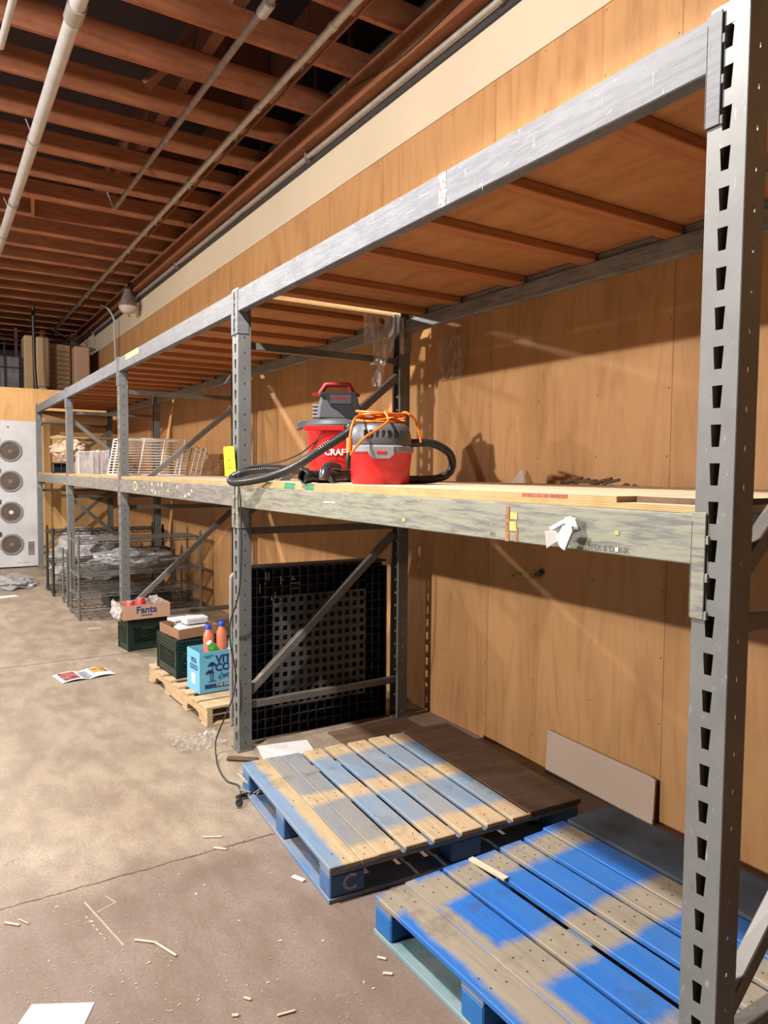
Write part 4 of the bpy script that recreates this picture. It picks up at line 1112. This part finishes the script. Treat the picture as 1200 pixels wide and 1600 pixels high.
text_obj('print', '~~~~ ~~~~', .022, M['greyink'], bpy.data.objects['foam_tray.002'], Matrix.Rotation(math.radians(6),4,'Z') @ face_M((0,-.0505,0),(1,0,0),(0,0,1)))

# light blue drink carton
vc = thing('drink_carton', 'light blue open carton of coconut water bottles on the pine pallet', 'cardboard box', (1.478,4.605,.1245), math.radians(4))
VX, VY, VH = .40, .22, .275
open_box(vc, VX, VY, VH, M['skyblue'])
text_obj('carton_print', 'VITA', .070, M['navy'], vc, face_M((.19,-.001,.215),(1,0,0),(0,0,1)), bold=.0025, xs=1.05)
text_obj('carton_print', 'COCO', .070, M['navy'], vc, face_M((.215,-.001,.160),(1,0,0),(0,0,1)), bold=.0028, xs=1.0)
text_obj('carton_print', 'Coconut', .048, M['navy'], vc, face_M((.205,-.001,.110),(1,.10,0),(0,0,1)) @ Matrix.Rotation(.12,4,'Z'), shear=.4, bold=.0004)
text_obj('carton_print', 'WATER', .020, M['navy'], vc, face_M((.235,-.001,.083),(1,0,0),(0,0,1)), bold=.0006)
MB().box(.035,VX-.03,-.002,-.0005,.030,.056).build('carton_stripe', M['navy'], vc)
text_obj('carton_print', 'THE ORIGINAL', .026, M['white'], vc, face_M((.20,-.0024,.043),(1,0,0),(0,0,1)), bold=.0005)
text_obj('carton_print', '12/16.9 FL OZ\n500 ML', .011, M['navy'], vc, face_M((.06,-.001,.242),(1,0,0),(0,0,1)))
text_obj('carton_print', 'VITA\nCOCO', .045, M['navy'], vc, face_M((-.001,.10,.185),(0,-1,0),(0,0,1)), bold=.0015)
MB().box(-.0018,-.0004,.07,.14,.05,.12).build('side_label', M['paper'], vc)
b = MB()
for (cx_, cz_, h_, s_) in ((.075,.150,.075,1.),(.060,.115,.040,.85)):
    pass
def palm(cx_, ct_, base):
    b.bar((cx_+.006,-.0018,base),(cx_,-.0018,ct_),.0015,.003,(1,0,0)); b.bar((cx_+.012,-.0018,base),(cx_+.003,-.0018,ct_),.0015,.003,(1,0,0))
    for a in (-20,15,50,90,130,165,200):
        ar = math.radians(a); L = .028
        p1 = Vector((cx_,-.0018,ct_)); p2 = p1+Vector((math.cos(ar)*L*.6,0,math.sin(ar)*L*.55+.004)); p3 = p1+Vector((math.cos(ar)*L,0,math.sin(ar)*L*.35-.006))
        b.bar(p1,p2,.0015,.008,(0,0,1) if abs(math.cos(ar))>.5 else (1,0,0)); b.bar(p2,p3,.0015,.006,(0,0,1) if abs(math.cos(ar))>.5 else (1,0,0))
palm(.085,.185,.078); palm(.070,.135,.078)
b.box(.06,.115,-.0025,-.0008,.074,.077)
b.build('palm_trees', M['navy'], vc)
def bottle(label, loc, r, h, mat, cap, tilt=(0,0,0), label_mat=None):
    t = thing('bottle', label, 'bottle', loc); t.rotation_euler = tilt
    MB().lathe([(r*.8,0),(r,.008),(r,h*.72),(r*.92,h*.79),(r*.55,h*.88),(r*.50,h*.92)], 18).build('bottle_body', mat, t, smooth=True)
    MB().lathe([(r*.58,h*.91),(r*.62,h*.915),(r*.62,h*.99),(r*.55,h)], 16).build('bottle_cap', cap, t, smooth=True)
    if label_mat: MB().lathe([(r*1.015,h*.25),(r*1.02,h*.26),(r*1.02,h*.55),(r*1.0,h*.56)], 18).build('bottle_label', label_mat, t, smooth=True)
    return t
bottle('salmon juice bottle with a blue cap, left of the pair in the light blue carton', (1.602,4.77,.225), .037, .315, M['salmon'], M['bluecap'], (-.1,0,0))
bottle('salmon juice bottle with a blue cap, right of the pair in the light blue carton', (1.685,4.765,.235), .036, .325, M['salmon'], M['bluecap'])
bottle('clear bottle with a lime green cap in the light blue carton', (1.745,4.74,.20), .034, .305, M['acrylic'], M['lime'], (0,.05,0), M['white'])
bottle('green bottle with a white cap leaning left in the light blue carton', (1.650,4.665,.315), .032, .17, M['bottlegreen'], M['white'], (.1,-.6,0))
bottle('green bottle with a white label leaning right in the light blue carton', (1.665,4.675,.305), .034, .17, M['bottlegreen'], M['white'], (.1,.7,0), M['white'])
bottle('white labelled bottle leaning at the front of the light blue carton', (1.705,4.685,.285), .034, .18, M['white'], M['lime'], (.1,.4,0), M['skyblue'])

tag(MB().bar((1.86,6.1,.015),(2.45,6.14,.015),.10,.03).build('steel_channel', M['post'], bevel=.004), 'grey steel channel lying on the floor behind the milk crates', 'metal bar')
tag(MB().box(1.8,2.55,5.75,6.5,.0,.0).build('dark_mat', M['darkboard']) if False else MB().box(2.50,2.72,5.0,6.3,.001,.012).build('dark_mat', M['darkboard']), 'dark flat board on the floor at the back of the second bay', 'board')
tg2 = MB().tube(spline([(1.568,4.26,.60),(1.568,4.26,.90),(1.578,4.26,.95),(1.61,4.26,.965),(1.65,4.26,.965)],5), .012, 8)
tg2.tube([(1.568,4.26,.02),(1.568,4.26,.60)], .012, 8)
tag(tg2.build('cart_handle', M['conduit'], smooth=True), 'bent grey tube handle rising just left of the second upright', 'handle')

# ------------------------------------------------------------------ wire shelving units
def wire_rack(label, x0, x1, y0, y1, H, shelves, mat, step=.028, r=.0125):
    t = thing('wire_shelving', label, 'wire shelving', (x0,y0,0), 0)
    LX, LY = x1-x0, y1-y0
    for x_ in (0,LX):
        for y_ in (0,LY):
            MB().lathe([(r*.9,0),(r*1.3,.01),(r*.9,.02),(r,.025),(r,H-.004),(r*.6,H)],8,c=(x_,y_)).build('post', mat, t, smooth=True)
    for z in shelves:
        b = MB()
        for zz in (z, z-.030):
            b.tube([(0,0,zz),(LX,0,zz),(LX,LY,zz),(0,LY,zz),(0,0,zz)], .0060, 5)
        n = int(LX/.07)
        for y_ in (0,LY):
            pts = [(LX*k/n, y_, z if k%2 else z-.030) for k in range(n+1)]; b.tube(pts, .0048, 4)
        m = int(LY/.045)
        for x_ in (0,LX): b.tube([(x_, LY*k/m, z if k%2 else z-.030) for k in range(m+1)], .0045, 4)
        k = 0; q = int(LX/step)
        for k in range(1,q): b.tube([(LX*k/q,0,z+.003),(LX*k/q,LY,z+.003)], .0030, 4)
        for y_ in (LY*.33, LY*.66): b.tube([(0,y_,z-.004),(LX,y_,z-.004)], .003, 4)
        for x_ in (0,LX):
            for y_ in (0,LY): b.lathe([(r*1.5,z-.034),(r*1.7,z-.03),(r*1.5,z+.004)],8,c=(x_,y_))
        b.build('shelf', mat, t)
    return t
wire_rack('dull chrome wire shelving unit, nearest and tallest of the silver ones', 1.315, 2.62, 8.10, 8.60, .905, (.84,.49,.27,.06), M['chrome'])
wire_rack('lower silver wire shelving unit just behind the nearest one', 1.335, 2.66, 8.98, 9.30, .66, (.43,.10), M['chrome'])
wire_rack('black wire shelving unit at the back, behind the fourth upright', 1.30, 2.66, 9.83, 10.36, .86, (.80,.42,.07), M['blackwire'], r=.015)
lump('plastic_sheeting', (2.0,11.3,.30), (.52,.60,.36), M['bagplastic'], 'heap of cloudy plastic sheeting on the floor behind the wire shelving', 'plastic sheeting', 2.1, .45, zmin=.004)
lump('plastic_sheeting', (1.95,8.35,.60), (.45,.17,.10), M['bagplastic'], 'bunched clear plastic lying on the second shelf of the nearest wire unit', 'plastic sheeting', 5.1, .4, zmin=.497)
lump('plastic_sheeting', (.96,11.2,.03), (.27,.62,.07), M['bagplastic'], 'flat wrinkled plastic sheeting on the floor by the far upright', 'plastic sheeting', 6.1, .4, zmin=.003)
tag(MB().box(1.62,2.30,8.15,8.55,.10,.23).build('dark_filler', M['black'], bevel=.01), 'low black filler block added for darkness on the bottom of the nearest wire shelving unit', 'bin')  # black blocks added to deepen the dark right side of the racks
tag(MB().box(1.90,2.55,9.05,9.30,.47,.63).build('dark_filler', M['black'], bevel=.01), 'black filler block added for darkness on the lower silver wire shelving unit', 'bin')

# ------------------------------------------------------------------ papers and litter on the floor
mg = thing('magazine', 'open glossy flyer lying on the floor in the aisle', 'flyer', (.99,5.92,.0), math.radians(8))
def page(poly, z): return MB().prism(poly, Matrix.Translation((0,0,z)), .0012)
def curved(x0,x1,y0,y1,f,mat,name):
    b = MB(); n = 10; vs = []; fs = []
    for i in range(n+1):
        x_ = x0+(x1-x0)*i/n
        vs += [(x_, y0, f(i/n)), (x_, y1, f(i/n))]
    for i in range(n): fs.append((2*i,2*i+2,2*i+3,2*i+1))
    b.add(vs, fs); return b.build(name, mat, mg, solid=.001)
curved(-.20,0,-.13,.13, lambda s: .003+.022*math.sin(s*PI)*.6, M['paper'], 'page')
curved(0,.20,-.13,.13, lambda s: .003+.022*math.sin(s*PI)*.6, M['paper'], 'page')
curved(-.175,-.06,-.10,.10, lambda s: .0175+.0*s, simple('flyer_red_print',(.45,.12,.12),.4,0,.9,30), 'page_print')
curved(.06,.17,-.02,.11, lambda s: .0175, simple('flyer_orange_print',(.85,.35,.10),.4,0,.6,30), 'page_print')
curved(-.04,.03,-.10,.08, lambda s: .010, simple('flyer_grey_print',(.35,.38,.48),.4,0,.6,40), 'page_print')
tag(MB().prism([(.226,2.311),(.386,2.222),(.335,2.13),(.165,2.22)], Matrix.Translation((0,0,.001)), .0012).build('paper_sheet', M['paper']), 'blank white sheet of paper on the floor at the bottom left', 'paper')
tag(MB().mbox(Matrix.Translation((.80,10.05,.004)) @ Matrix.Rotation(.2,4,'Z'), .22,.16,.003).build('paper_sheet', M['paper']), 'small white paper on the floor far down the aisle', 'paper')
b = MB(); b.tube(spline([(.25,10.9,.006),(.35,11.2,.006),(.50,11.3,.006),(.58,11.0,.006),(.64,10.8,.006)],5), .012, 6)
tag(b.build('plastic_strap', M['paper']), 'crinkled pale strapping on the floor far down the aisle', 'strap')
def splint(label, a, b_, w, h=.006, kink=None):
    m = MB(); pts = [a]+([kink] if kink else [])+[b_]
    for p, q in zip(pts[:-1], pts[1:]): m.bar((p[0],p[1],h/2+.001),(q[0],q[1],h/2+.001), w, h)
    return tag(m.build('wood_splinter', M['splinter'], bevel=.002), label, 'wood splinter')
splint('long kinked wood splinter on the floor below the chalk lines', (.557,2.455), (.655,2.300), .008, .006, (.613,2.405))
o = splint('white plastic chip on the floor left of the faded pallet corner', (1.180,2.53), (1.205,2.475), .020); o.name = 'plastic_chip'; o['category'] = 'plastic scrap'; o.data.materials[0] = M['paper']
splint('thin wood splinter at the bottom edge near the centre left', (.83,1.885), (.885,1.875), .008)
splint('small square wood chip near the bottom right of the floor', (.774,2.005), (.79,1.985), .008)
splint('small wood chip on the brown floor above the bottom edge', (.718,1.955), (.735,1.945), .010)
splint('pale wood splinter beside the left edge under the floor joint', (.19,2.79), (.235,2.745), .008)
splint('thin pale splinter near the left edge, right of the first one', (.235,2.785), (.262,2.738), .004)
splint('pale splinter lying along the floor joint near the pallet', (.975,3.01), (1.05,2.97), .008)
splint('second pale splinter by the floor joint, nearer the camera', (.985,2.90), (1.03,2.86), .010)
splint('wood strip on the floor left of the nearest milk crate', (1.31,7.62), (1.44,7.60), .03)
splint('wood chip beside the corner block of the bright blue pallet', (1.19,1.875), (1.215,1.855), .010)
splint('small wood chip left of the bright blue pallet', (1.215,1.95), (1.235,1.925), .008)
crumple('plastic_scrap', M['film2'], lambda v: (-.14,.14,-.12+.24*v), .03, Matrix.Translation((1.30,4.10,.012)), 31, 'thin clear plastic scrap on the floor left of the second upright foot', 'plastic scrap', 12)
# scattered sawdust and tiny chips
b = MB(); rg = random.Random(11)
for k in range(1500):
    if k < 1150: x_, y_ = rg.uniform(-.1,1.25), rg.uniform(1.4,2.9)
    else: x_, y_ = rg.uniform(.1,1.40), rg.uniform(2.9,7.5)
    if x_ > 1.15 and y_ < 3.4: continue
    a = rg.uniform(0,PI); L = rg.uniform(.0015,.006)*(1 if k%14 else 2.4); w = L*rg.uniform(.22,.5)
    b.mbox(Matrix.Translation((x_,y_,.0012)) @ Matrix.Rotation(a,4,'Z'), L, w, .0016)
tag(b.build('wood_chips', M['splinter']), 'fine wood chips and sawdust scattered over the concrete floor', 'sawdust', kind='stuff')
b = MB()
def stroke(p, q, w=.006): b.bar((p[0],p[1],.0006),(q[0],q[1],.0006), w, .0006)
stroke((.453,2.776),(.52,2.45)); stroke((.527,2.778),(.551,2.716),.004); stroke((.551,2.716),(.479,2.687),.005)
for k in range(6): stroke((.441+.006*k,2.684-.031*k),(.444+.006*k,2.668-.031*k),.005)
b.build('chalk_mark', M['chalk'], bpy.data.objects['floor'])

G = {'upright_frame':'slotted upright frames of the pallet rack','load_beam':'horizontal beams of the pallet rack','plywood_sheet':'plywood sheets on the rack levels',
 'blue_pallet':'blue pallets on the floor','milk_crate':'milk crates','wet_dry_vacuum':'vacuums on the middle shelf','bottle':'bottles in the light blue carton','drink_can':'cans in the cardboard tray',
 'wood_splinter':'wood splinters on the floor','wire_shelving':'wire shelving units at the far end','wire_basket':'white wire baskets on the middle shelf','paper_sheet':'papers on the floor',
 'duct_box':'tan duct boxes on the cold room roof','ceiling_pipe':'pipes under the ceiling joists','plastic_sheeting':'heaps of plastic sheeting','black_bag':'black bags in the crates'}
for o in bpy.data.objects:
    if o.parent is None and o.get('category') and o.name.split('.')[0] in G and not o.get('group'): o['group'] = G[o.name.split('.')[0]]

# ------------------------------------------------------------------ light
def lamp(kind, name, loc, power, color=(1,.93,.83), size=.12, rot=None):
    l = bpy.data.lights.new(name, kind); l.energy = power; l.color = color
    if kind in ('POINT','SPOT'): l.shadow_soft_size = size
    o = bpy.data.objects.new(name, l); COL.objects.link(o); o.location = loc
    return o
for loc, e in (((-.05,2.6,4.15),430), ((-.45,8.8,4.15),420)):
    o = lamp('SPOT', 'aisle_lamp', loc, e, (1,.94,.87), .07)
    o.data.spot_size = math.radians(160); o.data.spot_blend = .16
lamp('POINT', 'aisle_lamp', (-.05,2.6,4.20), 85, (1,.94,.87), .12)  # added point light, upward spill of the near lamp onto the joists
lamp('POINT', 'hall_lamp', (-6.2,3.3,4.12), 1300, (1,.94,.87), .08)
lamp('POINT', 'hall_lamp', (-5.5,9.0,4.12), 330, (1,.92,.82), .12)  # added bare lamp, placed to brighten the far ducts
# overall depth of the surfaces
for m in bpy.data.materials:
    if not m.use_nodes: continue
    nt = m.node_tree; bs = nt.nodes.get('Principled BSDF')
    if not bs: continue
    inp = bs.inputs['Base Color']
    mx = nt.nodes.new('ShaderNodeMix'); mx.data_type = 'RGBA'; mx.blend_type = 'MULTIPLY'
    mx.inputs[0].default_value = 1; mx.inputs[7].default_value = (.68,.68,.68,1)
    if inp.links: nt.links.new(inp.links[0].from_socket, mx.inputs[6])
    else: mx.inputs[6].default_value = inp.default_value
    nt.links.new(mx.outputs[2], inp)
w = bpy.data.worlds.new('world'); scene.world = w; w.use_nodes = True
w.node_tree.nodes['Background'].inputs[0].default_value = (.30,.25,.34,1)
w.node_tree.nodes['Background'].inputs[1].default_value = .02
vs = scene.view_settings
scene.display_settings.display_device = 'sRGB'
vs.view_transform = 'Standard'; vs.look = 'None'; vs.gamma = 1; vs.use_curve_mapping = False; vs.exposure = 1.22
